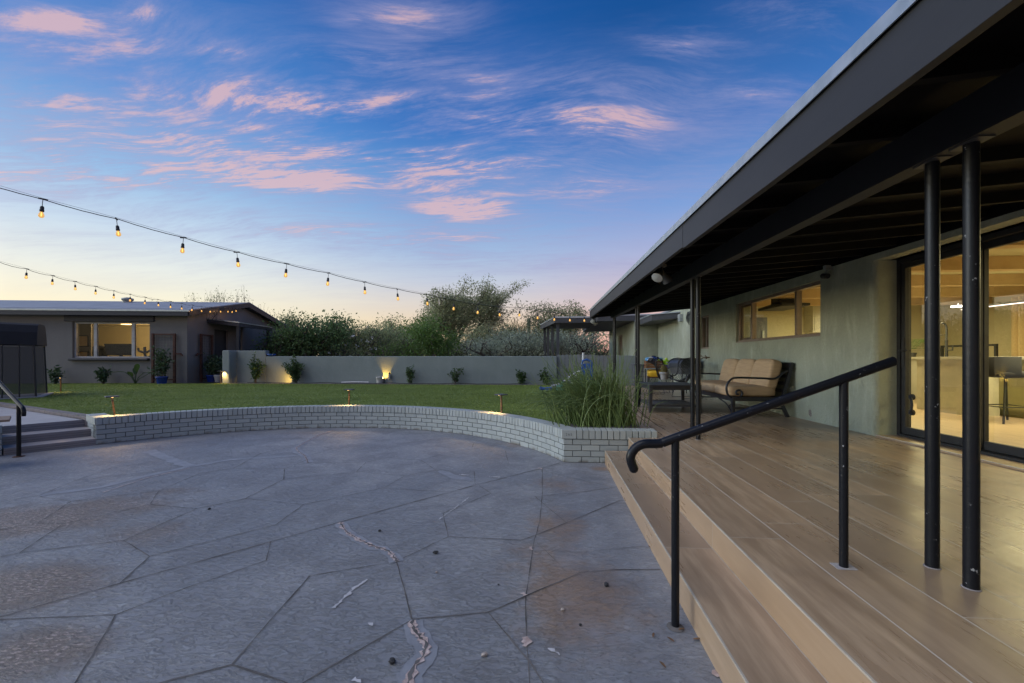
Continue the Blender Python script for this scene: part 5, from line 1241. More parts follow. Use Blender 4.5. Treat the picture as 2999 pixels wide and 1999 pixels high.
p1 = line_pts(U1, V1, 4.5, 11.05)
d1 = (p1[0] - p1[1])
e1 = [p1[0] + d1 * 3.4 + Vector((0, 0, 1.0)), p1[0] + d1 * 2.1 + Vector((0, 0, .52)), p1[0] + d1 * 1.0 + Vector((0, 0, .19))]
SG = 'festoon lights strung over the yard'
string_lights('upper string of lit amber bulbs running from top left down to the porch roof corner', p1, e1, [Vector((XF - .02, 11.22, f_top(11.2) - .02))], .022, SG)
U2 = [77, 152, 219, 282, 335, 384, 427, 468, 503, 537, 567.5, 594.5, 616]; V2 = [811, 829, 845, 858, 870, 879, 887, 893, 898, 903, 907, 910, 912]
p2 = line_pts(U2, V2, 8.5, 15.4); d2 = p2[0] - p2[1]
ex2 = [on_plane(u, v, gc + GX * .36, GX) for u, v in ((646, 912), (668, 912), (680, 913), (691, 910))]
string_lights('lower string of lit bulbs ending in a tangle on the guest house gable', p2, [p2[0] + d2 * 2 + Vector((0, 0, .33)), p2[0] + d2 + Vector((0, 0, .17))], [q + Vector((0, 0, .15)) for q in ex2], .045, SG, ex2)
for q in (p2[-1], ex2[0], ex2[2]): lamp('bulb_light', 'POINT', q + Vector((.05, -.1, -.03)), .9, (1, .52, .2), None, shadow_soft_size=.03)
for q in (p2[-5], p2[-3]): lamp('bulb_light', 'POINT', q, .6, (1, .52, .2), None, shadow_soft_size=.03)
bpy.data.objects.remove(proto.children[0]); bpy.data.objects.remove(proto)
tg = thing('cable_tangle', 'tangle of spare black string light cable hanging over the guest house door awning', 'cable', on_plane(622, 925, gc + GX * .4, GX))
g = MB(); rs = np.random.RandomState(4)
for k in range(3):
    ph = rs.uniform(0, 6, 3); g.tube([(.05 * math.sin(a * 2 + ph[0]), .28 * math.sin(a + ph[1]) * (1 - .12 * k), .22 * math.cos(a * 1.5 + ph[2])) for a in np.linspace(0, 6.2, 26)], .006, 5)
g.tube([(.2, .1, -.1), (.35, .7, -.33), (.4, 1.3, -.3), (.2, 1.8, -.28), (.05, 2.1, .12)], .005, 5); g.build('cable', M['matt_black'], tg)

# ================================================================== HANDRAILS
def path_smooth(p, n=8):
    p = [Vector(q) for q in p]; out = []
    for i in range(len(p) - 1):
        a, b, c, d = p[max(i - 1, 0)], p[i], p[i + 1], p[min(i + 2, len(p) - 1)]
        for k in range(n): f = k / n; out.append(.5 * ((2 * b) + (c - a) * f + (2 * a - 5 * b + 4 * c - d) * f * f + (3 * b - a - 3 * c + d) * f ** 3))
    out.append(p[-1]); return out
t = thing('handrail', 'black pipe handrail with curved end over the wooden deck steps', 'handrail', (.57, 1.955, 0)); o0 = t.location
hz = lambda x: .842 + (x - .56) * .378
g = MB(); g.tube([Vector(p) - o0 for p in path_smooth([(.383, 1.955, .705), (.372, 1.955, .735), (.372, 1.955, .765), (.392, 1.955, .796), (.430, 1.955, .815), (.50, 1.955, hz(.50)), (.56, 1.955, hz(.56)), (1.0, 1.955, hz(1.0)), (1.275, 1.955, hz(1.275)), (1.468, 1.955, hz(1.468))])], .0205, 18)
g.ball(Vector((.383, 1.955, .705)) - o0, .0215, 12); g.ball(Vector((1.468, 1.955, hz(1.468))) - o0, (.012, .0215, .0215), 12)
g.build('rail', M['pipe'], t)
for x, z in ((.565, 0.0), (1.271, DZ)):
    g = MB(); g.tube([Vector((x, 1.955, z)) - o0, Vector((x, 1.955, (z + hz(x)) / 2)) - o0, Vector((x, 1.955, hz(x) - .012)) - o0], .0172, 16); po = g.build('rail_post', M['pipe'], t)
    g = MB()
    if z: g.box(Vector((x - .040, 1.925, z + .0005)) - o0, Vector((x + .040, 1.985, z + .002)) - o0)
    else: g.lathe([(.038, .003), (.028, .007), (.018, .010)], Vector((x, 1.955, 0)) - o0, 12)
    g.build('post_grout', M['groove'] if not z else M['concrete'], po)
rb_ = on_z(55, 1337, 0); t = thing('handrail', 'black pipe handrail beside the concrete steps at the left edge', 'handrail', rb_)
g = MB(); hv = Vector((-.97, .24, 0))
def hp(s, z): return Vector((hv.x * s, hv.y * s, z))
g.tube(path_smooth([hp(-.10, .50), hp(-.105, .545), hp(-.085, .595), hp(-.02, .635), hp(.1, .705), hp(.9, 1.17), hp(1.3, 1.40)]), .0215, 16); g.build('rail', M['pipe'], t)
g = MB(); g.tube([(0, 0, 0), (0, 0, .64)], .021, 16); po = g.build('rail_post', M['pipe'], t)
g = MB(); g.lathe([(.055, .001), (.055, .006), (.025, .010)], n=14); g.build('flange', M['rust'], po)
g = MB(); g.tube([hp(1.2, .29), hp(1.2, 1.30)], .021, 16); g.build('rail_post', M['pipe'], t)

# ================================================================== GARDEN LIGHTS
PG = 'low path lights around the lawn'
def path_light(label, p, tilt, rz_, hgt=.30, e=3.4):
    t = thing('path_light', label, 'path light', p, rz_, PG)
    g = MB(); g.bar((0, 0, -.05), (tilt, 0, hgt), .022, .022); g.build('stake', M['brass'], t)
    g = MB(); g.box((tilt - .075, -.075, hgt), (tilt + .075, .075, hgt + .016)); g.build('cap', M['dark_paint'], t, bevel=.003)
    g = MB(); g.box((tilt + .0 - .012, -.05, hgt - .004), (tilt + .012, -.034, hgt - .001)); g.build('led', M['lamp_lit'], t)
    lamp('path_lamp_light', 'SPOT', (tilt, -.055, hgt - .012), e * 4.5, WARM, t, spot_size=R(118), spot_blend=.9, shadow_soft_size=.03, aim=(0, -.55, -1))
for u, vb, lb, tl in ((316, 1208, 'leaning lit path light behind the left end of the curved brick wall', -.04), (1056, 1180, 'lit path light on the lawn behind the middle of the brick wall', .005), (1506, 1209, 'lit path light behind the brick wall, nearest the tall rush', -.015)):
    p = on_z(u, vb, LZ); c_ = Vector((p.x - CC.x, p.y - CC.y, 0)); r_ = RC + .27
    p = Vector((CC.x, CC.y, 0)) + c_.normalized() * r_; p.z = LZ
    path_light(lb, p, tl, math.atan2(c_.y, c_.x) - R(90))
path_light('lit path light standing against the end pier of the garden wall', Vector((xl + .05, yw - .50, LZ)), 0, R(180), .42, 7)
pq = on_z(142, 1150, LZ); path_light('lit path light half hidden by the netted enclosure, washing the grass', Vector((pq.x - .1, pq.y + .35, LZ)), 0, R(30), .36, 2.2)
def spotlight(label, p, aim, e, size, blend):
    t = thing('spotlight', label, 'spotlight', p, 0, 'spotlights aimed at the garden wall'); a = Vector(aim).normalized()
    g = MB(); g.tube([Vector((0, 0, 0)), Vector((0, 0, .07))], .01, 6); g.build('stake', M['matt_black'], t)
    c = Vector((0, 0, .09)); g = MB(); q = a.to_track_quat('Z', 'Y').to_matrix().to_4x4(); g.lathe([(.025, -.06), (.036, -.04), (.036, .05), (.031, .05), (.029, .035)], c, 14, 0, q); g.build('housing', M['matt_black'], t)
    g = MB(); g.lathe([(.001, .034), (.028, .034)], c, 14, 0, q); g.build('lens', M['lamp_lit'], t)
    lamp('spot_beam', 'SPOT', c + a * .055, e, (1, .56, .09), t, spot_size=size, spot_blend=blend, shadow_soft_size=.02, aim=a)
sp = on_plane(862, 1112, Vector((0, yw - .22, 0)), Vector((0, 1, 0))); spotlight('black spotlight glowing low along the wall beside the bushiest shrub', Vector((sp.x, yw - .24, LZ)), (-.93, .22, .12), 42, R(95), .9)
sp = on_plane(1123, 1115, Vector((0, yw - .2, 0)), Vector((0, 1, 0))); spotlight('bright spotlight throwing a golden fan up the garden wall beside the white bucket', Vector((sp.x, yw - .17, LZ)), (-.02, .55, 1), 34, R(98), 1.0)
bk = Vector((sp.x - .165, yw - .11, LZ)); t = thing('bucket', 'white plastic bucket lit by the spotlight at the foot of the garden wall', 'bucket', bk)
g = MB(); g.lathe([(.10, 0), (.118, .215), (.124, .216), (.124, .235), (.117, .235), (.11, .19)], n=20); g.build('bucket_body', M['white_plastic'], t)
sp2 = on_plane(1141, 1102, Vector((0, yw - .07, 0)), Vector((0, 1, 0))); t = thing('wall_lantern', 'small unlit lantern on the garden wall just right of the bright spotlight', 'lantern', (sp2.x, yw - .075, sp2.z))
g = MB(); g.lathe([(.01, -.10), (.03, -.085), (.032, -.08)], n=6); g.lathe([(.055, .085), (.02, .12), (.004, .14)], n=6); g.box((-.02, .03, -.05), (.02, .076, .03)); g.build('lantern_frame', M['matt_black'], t)
g = MB(); g.lathe([(.032, -.08), (.048, .084)], n=6); g.build('lantern_glass', M['lens'], t)
t = thing('pipe', 'pale irrigation pipe lying on the gravel along the garden wall', 'pipe', (-5.1, yw - .2, LZ)); g = MB(); x0 = on_plane(1000, 1110, Vector((0, yw - .15, 0)), Vector((0, 1, 0))).x + 5.1
g.tube([(x0, .06, .045), (x0 + .4, .05, .06), (x0 + .95, .06, .055)], .022, 8); g.build('pipe_length', M['scrape'], t)
t = thing('hose', 'black drip hose running along the foot of the garden wall', 'hose', (-5.1, yw - .25, LZ)); g = MB()
g.tube([(-5.2 + .32 * i, .03 + .05 * math.sin(i * 1.7), .022 + .02 * max(0, math.sin(i * .9))) for i in range(31)], .012, 6); g.build('hose_length', M['matt_black'], t)

# ================================================================== NETTED ENCLOSURE, PLANTER (left edge)
en = on_z(105, 1163, LZ); en2 = on_z(137, 1152, LZ); en0 = on_z(-20, 1172, LZ)
t = thing('play_enclosure', 'dark netted enclosure with black canvas top at the left end of the lawn', 'enclosure', en)
axn = Vector((-.42, -.91, 0)).normalized(); back = (en2 - en).normalized(); back.z = 0
Wd = (en2 - en).length; L_ = 2.2; hN = 1.19; hC = hN + .45
def ep(a, b, z): return axn * a + back * b + Vector((0, 0, z))
posts = [(0, 0)] + [(L_ * k / 9, 0) for k in range(1, 10)] + [(0, Wd), (L_, Wd)]
for a, b in posts:
    s_ = .04; g = MB(); g.tube([ep(a, b, 0), ep(a + (.0 if a else .03), b - (.20 if b else 0) * .6, hN)], .018 if (a, b) in ((0, 0), (0, Wd)) else .012, 8); g.build('net_pole', M['matt_black'], t)
for q in (((0, 0), (L_, 0)), ((0, 0), (0, Wd)), ((L_, 0), (L_, Wd)), ((0, Wd), (L_, Wd))):
    (a0, b0), (a1, b1) = q; g = MB(); k = 7
    vs = []
    for i in range(k): f = i / (k - 1); a, b = a0 + (a1 - a0) * f, b0 + (b1 - b0) * f; vs += [ep(a, b, .02), ep(a + (.03 if a == 0 else 0), b - (.12 if b == Wd else 0), hN - .06 * math.sin(f * math.pi) - .02 * (i % 2))]
    g.add(vs, [(2 * i, 2 * i + 2, 2 * i + 3, 2 * i + 1) for i in range(k - 1)], 0); g.build('netting', M['netting'], t)
g = MB(); prof = [(-.03, hN - .03), (.02, hN + .25), (.12, hC - .04), (.22, hC), (Wd - .42, hC), (Wd - .32, hC - .05), (Wd - .2, hN + .2), (Wd - .1, hN - .03)]
vs = []
for a, ins in ((-.02, 0.0), (.05, .0), (L_ * .5, 0), (L_, 0)):
    vs += [ep(a, b, z + (.012 * math.sin(a * 3) if z > hN else 0)) for b, z in prof]
n = len(prof); g.add(vs, [(i * n + j, i * n + j + 1, (i + 1) * n + j + 1, (i + 1) * n + j) for i in range(3) for j in range(n - 1)] + [tuple(range(n))]); g.build('canvas_cover', M['charcoal_fabric'], t)
g = MB(); q = [ep(-.12, -.06, -.05), ep(L_, -.06, -.05), ep(L_, Wd, -.05), ep(-.12, Wd, -.05)]; g.hexa(q + [p + Vector((0, 0, .07)) for p in q]); g.build('floor_slab', M['concrete'], t)
pl_ = on_z(-42, 1374, 0); t = thing('planter_stand', 'tan wooden planter box on legs at the bottom of the left edge', 'planter', pl_)
pxd = Vector((-.60, -.80, 0)); pxn = Vector((-.8, .6, 0))
def pp_(a, b, z): return pxd * a + pxn * b + Vector((0, 0, z))
g = MB(); q = [pp_(-.02, 0, .34), pp_(.5, 0, .34), pp_(.5, .3, .34), pp_(-.02, .3, .34), pp_(-.10, -.04, .50), pp_(.5, -.04, .50), pp_(.5, .36, .50), pp_(-.10, .36, .50)]; g.hexa(q)
g.build('box', M['tan_wood'], t)
g = MB(); q = [pp_(-.17, -.07, .502), pp_(.5, -.07, .502), pp_(.5, .40, .502), pp_(-.17, .40, .502)]; g.hexa(q + [p + Vector((0, 0, .025)) for p in q]); g.build('rim', M['tan_wood'], t, bevel=.003)
for a, b in ((0.01, .0), (.01, .3), (.45, 0), (.45, .3)):
    g = MB(); g.bar(pp_(a, b, 0), pp_(a, b, .34), .05, .05); g.build('leg', M['tan_wood'], t)

# ================================================================== DECK FURNITURE
# sofa along the wall
t = thing('sofa', 'black metal outdoor sofa with tan tufted cushions against the stucco wall', 'sofa', (3.24, 7.80, DZ))
SL = 2.06; y0, y1 = -SL / 2, SL / 2; xf, xb_ = -.42, .34
def S(a, b): return (a, b)
g = MB(); g.box((xf, y0 + .04, .235), (xf + .045, y1 - .04, .305)); g.box((xf + .046, y0 + .04, .24), (xb_, y0 + .085, .30)); g.box((xf + .046, y1 - .085, .24), (xb_, y1 - .04, .30)); g.box((xb_ - .05, y0 + .086, .24), (xb_, y1 - .086, .30))
for k in range(1, 9): g.box((xf + .047, y0 + .04 + k * SL * .105, .25), (xb_ - .052, y0 + .08 + k * SL * .105, .27))
g.build('seat_frame', M['black_metal'], t, bevel=.004)
for s_ in (1, -1):
    yy = s_ * (SL / 2 - .065)
    g = MB(); g.bar((xf + .022, yy, 0), (xf + .022, yy, .24), .045, .045); g.build('leg', M['black_metal'], t)
    g = MB(); g.bar((xb_ + .06, yy, 0), (xb_ - .06, yy, .26), .045, .045); g.build('leg', M['black_metal'], t)
    g = MB(); g.bar((xf + .03, yy, .13), (xb_ + .01, yy, .13), .03, .022); g.build('stretcher', M['black_metal'], t)
    g = MB(); arm = path_smooth([(xb_ + .06, yy, .70), (xb_ + .0, yy, .68), (xb_ - .07, yy, .615), (xb_ - .15, yy, .585), (xb_ - .35, yy, .592), (xf + .10, yy, .598), (xf - .0, yy, .58), (xf - .065, yy, .50), (xf - .08, yy, .42), (xf - .055, yy, .335), (xf + .02, yy, .285), (xf + .12, yy, .30), (xf + .155, yy, .36), (xf + .12, yy, .405), (xf + .07, yy, .39), (xf + .07, yy, .35), (xf + .10, yy, .345)])
    g.tube(arm, .016, 10); g.build('arm', M['black_metal'], t)
    g = MB(); g.bar((xb_ - .02, yy, .26), (xb_ + .125, yy, .83), .045, .045); g.build('back_post', M['black_metal'], t)
    g = MB(); g.tube(path_smooth([(xf + .02, yy - s_ * .55, .235), (xf + .02, yy - s_ * .25, .17), (xf + .02, yy - s_ * .06, .06), (xf + .02, yy - s_ * .03, .02)]), .011, 8); g.tube([(xf + .02, yy, .20), (xf + .02, yy - s_ * .18, .14)], .010, 8); g.build('brace', M['black_metal'], t)
for k, (zz, hh) in enumerate(((.775, .11), (.62, .05), (.51, .05), (.40, .05))):
    g = MB(); f = (zz - .26) / .6; xx = xb_ - .02 + .15 * f; g.box((xx - .012, y0 + .09, zz - hh / 2), (xx + .012, y1 - .09, zz + hh / 2)); g.build('back_slat', M['black_metal'], t)
CW = (SL - .18) / 3
for k in range(3):
    yc = y0 + .09 + CW * (k + .5)
    g = MB(); g.pillow((.74, CW - .006, .165), Tm((xf + .33, yc, .385)), 8, 7, .06); g.build('seat_cushion', M['cushion'], t)
    g = MB(); g.pillow((.50, CW - .004, .18), Tm((xb_ - .11, yc, .635), (0, R(-76), 0)), 12, 5.5, .16, tuft=(.05, 0)); bc = g.build('back_cushion', M['cushion'], t)
    g = MB(); g.ball((xb_ - .178, yc, .655), (.012, .02, .02), 8); g.build('button', M['cushion_button'], bc)
# coffee table
ct_ = Vector((2.07, 7.62, DZ)); t = thing('coffee_table', 'black metal coffee table with slatted lower shelf carrying the potted cactus', 'table', ct_)
a, b = .385, .43
g = MB(); g.box((-a - .03, -b - .03, .435), (a + .03, b + .03, .46)); g.build('tabletop', M['table_black'], t, bevel=.006)
g = MB(); g.box((-a + .02, -b, .375), (a - .02, -b + .025, .434)); g.box((-a + .02, b - .025, .375), (a - .02, b, .434)); g.box((-a, -b + .026, .375), (-a + .025, b - .026, .434)); g.box((a - .025, -b + .026, .375), (a, b - .026, .434)); g.build('apron', M['table_black'], t)
for sx_ in (-1, 1):
    for sy_ in (-1, 1):
        g = MB(); g.hexa([(sx_ * a - .02 + sx_ * .01, sy_ * b - .02 + sy_ * .01, 0), (sx_ * a + .02 + sx_ * .01, sy_ * b - .02 + sy_ * .01, 0), (sx_ * a + .02 + sx_ * .01, sy_ * b + .02 + sy_ * .01, 0), (sx_ * a - .02 + sx_ * .01, sy_ * b + .02 + sy_ * .01, 0),
                          (sx_ * a - .03, sy_ * b - .03, .434), (sx_ * a + .03, sy_ * b - .03, .434), (sx_ * a + .03, sy_ * b + .03, .434), (sx_ * a - .03, sy_ * b + .03, .434)]); g.build('leg', M['table_black'], t, bevel=.004)
g = MB(); g.box((-a + .03, -b, .10), (a - .03, -b + .03, .135)); g.box((-a + .03, b - .03, .10), (a - .03, b, .135)); g.box((-a, -b + .031, .10), (-a + .03, b - .031, .135)); g.box((a - .03, -b + .031, .10), (a, b - .031, .135)); g.build('shelf_frame', M['table_black'], t)
for k in range(6):
    x0 = -a + .035 + k * (2 * a - .07) / 6; g = MB(); g.box((x0 + .006, -b + .032, .108), (x0 + (2 * a - .07) / 6 - .006, b - .032, .128)); g.build('shelf_slat', M['slat_grey'], t)
pc_ = on_z(1945, 1111, DZ + .46); t = thing('potted_cactus', 'round golden cactus in a grey flower pot on the coffee table', 'potted plant', pc_)
g = MB(); g.lathe([(.062, 0), (.078, .10), (.080, .105), (.092, .106), (.095, .155), (.083, .155), (.080, .13)], n=24); g.build('pot', M['grey_pot'], t)
g = MB(); nn = 32; prof = [(.02, .12), (.055, .14), (.068, .185), (.066, .23), (.048, .275), (.015, .295)]; vs = []
for r_, z in prof:
    for j in range(nn): k = 1 if j % 2 else .86; vs.append((r_ * k * math.cos(j * 6.283 / nn), r_ * k * math.sin(j * 6.283 / nn), z))
g.add(vs, [(i * nn + j, i * nn + (j + 1) % nn, (i + 1) * nn + (j + 1) % nn, (i + 1) * nn + j) for i in range(5) for j in range(nn)], 0)
g.build('cactus_body', M['cactus'], t)
rs = np.random.RandomState(3); th_ = rs.rand(900) * 6.283; zz = .13 + .165 * rs.rand(900); rr_ = np.interp(zz, [.12, .14, .185, .23, .275, .295], [.02, .055, .068, .066, .048, .015])
leaves_obj('spines', leaf_quads(np.c_[rr_ * np.cos(th_), rr_ * np.sin(th_), zz], .016, rs, .12), simple('cactus_spine', c4(.34, .22, .07), None, 9, .8), t)
# woven chairs
def woven_chair(label, p, rz_):
    t = thing('woven_chair', label, 'chair', p, rz_, 'black woven bucket chairs on the deck')
    def sh(u, v):   # u across -1..1, v 0 (front of seat) .. 1 (top of back)
        s = .5 - .5 * math.cos(min(1, max(0, (v - .25) / .55)) * math.pi)
        x = -.27 + v * .62 - s * .12; z = .40 - .05 * math.sin(min(1, v / .5) * math.pi) + s * .40 * (.35 + .65 * v)
        wv = .29 - .05 * max(0, v - .6); y = u * wv; lift = abs(u) ** 2.4 * (.20 * math.sin(min(1, v * 1.35 + .12) * math.pi * .62))
        return Vector((x - abs(u) ** 2 * .10 * s, y * (1 + .12 * (1 - s)), z + lift * (1 - .55 * max(0, v - .55) / .45)))
    g = MB()
    for i in range(-9, 10):
        for sgn in (1, -1): g.tube([sh(max(-1, min(1, i / 9 + sgn * .55 * (v / 10 - .5) * .5)), v / 10) for v in range(11)], .0038, 4, cap=False)
    for v in range(1, 15): g.tube([sh(u / 6, v / 15) for u in range(-6, 7)], .0034, 4, cap=False)
    g.build('woven_shell', M['matt_black'], t)
    g = MB(); rim = [sh(-1, v / 10) for v in range(11)] + [sh(u / 5, 1) for u in range(-4, 6)] + [sh(1, v / 10) for v in range(9, -1, -1)] + [sh(u / 5, 0) for u in range(4, -6, -1)]; g.tube(rim, .012, 8); g.build('rim', M['matt_black'], t)
    for s_ in (1, -1):
        g = MB(); g.tube([(-.15, s_ * .18, .37), (-.24, s_ * .25, .02), (-.235, s_ * .25, .009), (.22, s_ * .25, .009), (.225, s_ * .25, .02), (.10, s_ * .18, .37)], .006, 6); g.build('sled_leg', M['matt_black'], t)
    return t
woven_chair('woven black bucket chair turned towards the yard behind the coffee table', (3.14, 9.95, DZ), R(12))
woven_chair('second woven black bucket chair further back, next to the grill', (2.78, 11.15, DZ), R(150))
# grill
t = thing('grill', 'grey lidded gas grill between the two woven chairs', 'grill', (3.38, 10.95, DZ), R(100))
g = MB(); g.hexa([(-.26, -.20, .50), (.26, -.20, .50), (.26, .20, .50), (-.26, .20, .50), (-.33, -.25, .66), (.33, -.25, .66), (.33, .25, .66), (-.33, .25, .66)]); g.build('firebox', simple('grill_grey', c4(.17, .17, .17), None, 6, .4), t, bevel=.02)
g = MB(); vs = []; k = 9
for x in (-.34, .34):
    for i in range(k): a = math.pi * i / (k - 1); vs.append((x, -.27 * math.cos(a), .665 + .23 * math.sin(a) ** .8))
g.add(vs, [(i, i + 1, k + i + 1, k + i) for i in range(k - 1)] + [tuple(range(k)), tuple(reversed(range(k, 2 * k)))], 0, False); lid = g.build('lid', simple('lid_grey', c4(.085, .085, .088), None, 6, .35), t, bevel=.02)
g = MB(); g.tube(path_smooth([(-.2, -.275, .74), (-.2, -.33, .75), (.2, -.33, .75), (.2, -.275, .74)], 4), .013, 8); g.build('lid_handle', M['matt_black'], t)
for a, b in ((-.24, -.18), (.24, -.18), (.24, .18), (-.24, .18)):
    g = MB(); g.tube([(a, b, 0), (a, b, .51)], .014, 8); g.build('leg', M['matt_black'], t)
g = MB(); g.box((.35, -.2, .62), (.62, .2, .645)); g.box((.30, -.15, .55), (.34, .15, .61)); g.build('side_shelf', M['matt_black'], t)
# hose tap on the wall with its black hose
p = on_x(2072, 1046, XW); t = thing('hose_tap', 'rusty double hose tap with a black hose on the stucco wall', 'tap', p)
g = MB(); g.tube([(0, -.14, 0), (-.05, -.14, 0), (-.05, .12, -.005)], .012, 8); g.tube([(0, .12, -.005), (-.055, .12, -.005)], .012, 8)
for yy in (-.14, .12): g.tube([(-.05, yy, 0), (-.10, yy, .03)], .009, 6); g.tube([(-.10, yy - .035, .05), (-.10, yy + .035, .03)], .007, 6); g.tube([(-.05, yy, 0), (-.09, yy, -.035)], .011, 6)
g.build('tap', M['brass'], t)
g = MB(); g.tube(path_smooth([(-.09, .12, -.035), (-.11, .18, -.06), (-.10, .24, -.20), (-.08, .26, -.5), (-.08, .26, -.85)]), .010, 8); g.build('hose', M['matt_black'], t)
# storage bin, shelf rack with toys
t = thing('storage_bin', 'dark grey resin storage bin standing by the wall stub beyond the rack', 'storage bin', (2.93, 13.85, DZ))
g = MB(); g.box((-.24, -.20, .02), (.24, .20, .66)); bb = g.build('bin_body', M['grey_plastic'], t, bevel=.02)
g = MB(); g.box((-.25, -.22, .662), (.25, .22, .71)); g.build('lid', M['grey_plastic'], t, bevel=.015)
for z in (.16, .32, .48):
    g = MB(); g.box((-.21, -.206, z), (.21, -.2005, z + .012)); g.build('panel_ridge', M['matt_black'], bb)
rk = Vector((3.33, 13.35, DZ)); t = thing('shelf_rack', 'thin steel rack against the wall holding the toy crate and yellow bag', 'rack', rk)
for a in (-.36, .36):
    for b in (-.17, .17): g = MB(); g.box((a - .011, b - .011, 0), (a + .011, b + .011, .585)); g.build('upright', M['steel'], t)
for z in (.06, .31, .57):
    g = MB(); g.box((-.347, -.155, z), (.347, .155, z + .018)); g.box((-.349, -.181, z - .01), (.349, -.156, z + .02)); g.build('shelf', M['steel'] if z > .5 else M['rust'], t)
t = thing('toy_crate', 'brown slatted wooden crate heaped with dog toys on top of the rack', 'crate', rk + Vector((-.12, 0, .60)))
for z in (0, .075, .15):
    for s_ in (-1, 1): g = MB(); g.box((-.25, s_ * .15 - .006, z), (.25, s_ * .15 + .006, z + .062)); g.build('slat', M['crate_wood'], t)
    for s_ in (-1, 1): g = MB(); g.box((s_ * .243 - .006, -.143, z), (s_ * .243 + .006, .143, z + .062)); g.build('slat', M['crate_wood'], t)
g = MB(); g.box((-.236, -.14, .002), (.236, .14, .012)); g.build('base', M['crate_wood'], t)
rs = np.random.RandomState(6); cols = [('sky_toy', 'knotted sky blue cloth toy'), ('navy', 'navy cloth toy'), ('toy_blue', 'blue rope toy'), ('lime_ball', 'yellow green tennis ball'), ('sky_toy', 'pale blue plush toy'), ('scrape', 'white cloth toy'), ('toy_blue', 'deep blue plush toy'), ('navy', 'dark navy ball toy')]
wh = ['leftmost in the crate', 'at the crown of the heap', 'in the middle of the crate', 'on the right in the crate', 'at the right end of the crate', 'front left in the crate', 'front centre in the crate', 'right of centre in the crate']
for i, (cm, lb) in enumerate(cols):
    x = (-.19, .05, -.06, .14, .2, -.13, .02, .11)[i]; t = thing('dog_toy', lb + ' ' + wh[i], 'dog toy', rk + Vector((-.12 + x, (-.02, .02, .0, -.06, .03, -.08, -.08, -.02)[i], .825 + (.02, .075, .04, .02, .015, .03, .02, .07)[i])), rs.uniform(0, 6), 'dog toys heaped in the crate')
    g = MB()
    if 'ball' in lb: g.ball((0, 0, 0), .042 if 'tennis' in lb else .05, 12)
    else:
        g.pillow((.15, .09, .07), Tm((0, 0, 0), (rs.uniform(-.5, .5), rs.uniform(-.5, .5), 0)), 4, 2.6, .2); g.tube(path_smooth([(-.06, 0, .02), (-.08, .03, .05), (-.03, .06, .06), (.04, .03, .05)], 4), .018, 6)
    g.build('toy_body', M[cm], t)
t = thing('toy_basket', 'lime green plastic basket beside the crate on the rack', 'basket', rk + Vector((.26, -.03, .70)))
g = MB(); g.lathe([(.085, 0), (.115, .13), (.12, .135), (.108, .135), (.082, .01)], n=18); g.build('basket_body', M['lime'], t); g = MB(); g.box((-.04, -.117, .05), (.04, -.108, .09)); g.build('basket_slot', M['steel'], t)
t = thing('tennis_ball', 'yellow green tennis ball resting on top of the lime basket', 'ball', rk + Vector((.25, -.04, .865))); g = MB(); g.ball((0, 0, 0), .045, 14); g.build('ball_body', M['lime_ball'], t)
t = thing('toy_box', 'violet plastic box under the lime basket on the rack', 'box', rk + Vector((.26, 0, .59))); g = MB(); g.box((-.08, -.1, 0), (.08, .1, .105)); g.build('box_body', M['violet'], t, bevel=.01)
t = thing('yellow_bag', 'bright yellow dry food bag lying on the middle shelf of the rack', 'bag', rk + Vector((-.10, -.06, .43))); g = MB(); g.pillow((.46, .28, .20), Tm((0, 0, 0), (R(8), 0, 0)), 6, 4, .12); g.box((-.17, -.02, .09), (.17, .02, .13)); g.build('bag_body', M['yellow'], t)
LB = ['left lime ball on the lowest shelf of the rack', 'middle lime ball on the lowest shelf of the rack', 'lime ball beside the blue one on the lowest shelf']
for i in range(3):
    t = thing('toy_ball', LB[i], 'ball', rk + Vector((-.26 + .11 * i, -.10, .13))); g = MB(); g.ball((0, 0, 0), .052, 12); g.build('ball_body', M['lime_ball'], t); t['group'] = 'toy balls on the lowest shelf'
t = thing('toy_ball', 'sky blue bone shaped toy on the lowest shelf of the rack', 'dog toy', rk + Vector((.10, -.10, .13)))
g = MB(); g.tube([(-.08, 0, 0), (.08, 0, 0)], .03, 8); g.ball((-.08, 0, .02), .045, 10); g.ball((.08, 0, -.01), .05, 10); g.build('toy_body', M['sky_toy'], t)
# toddler slide behind the rush
ts_ = on_z(1690, 1142, LZ); t = thing('toy_slide', 'blue and grey toddler slide half hidden behind the green rush', 'toy slide', (ts_.x + .05, ts_.y, LZ), R(-4))
g = MB()
for s_ in (-1, 1): g.tube(path_smooth([(-.75, s_ * .16, .10), (-.50, s_ * .16, .16), (-.15, s_ * .16, .42), (.0, s_ * .16, .50), (.1, s_ * .16, .50)]), .03, 8)
k = 10; ps = path_smooth([(-.75, 0, .05), (-.5, 0, .10), (-.15, 0, .36), (.0, 0, .44), (.1, 0, .44)], 4); vs = [q for p in ps for q in ((p.x, -.15, p.z), (p.x, .15, p.z))]; g.add(vs, [(2 * i, 2 * i + 1, 2 * i + 3, 2 * i + 2) for i in range(len(ps) - 1)]); g.build('chute', M['toy_grey'], t)
g = MB(); g.box((-1.05, -.18, .0), (-.72, .18, .055)); g.tube([(-1.03, -.15, .06), (-1.03, .15, .06)], .03, 8); g.tube([(-1.05, -.17, .04), (-.74, -.17, .07)], .028, 8); g.build('foot_end', M['toy_blue'], t, bevel=.02)
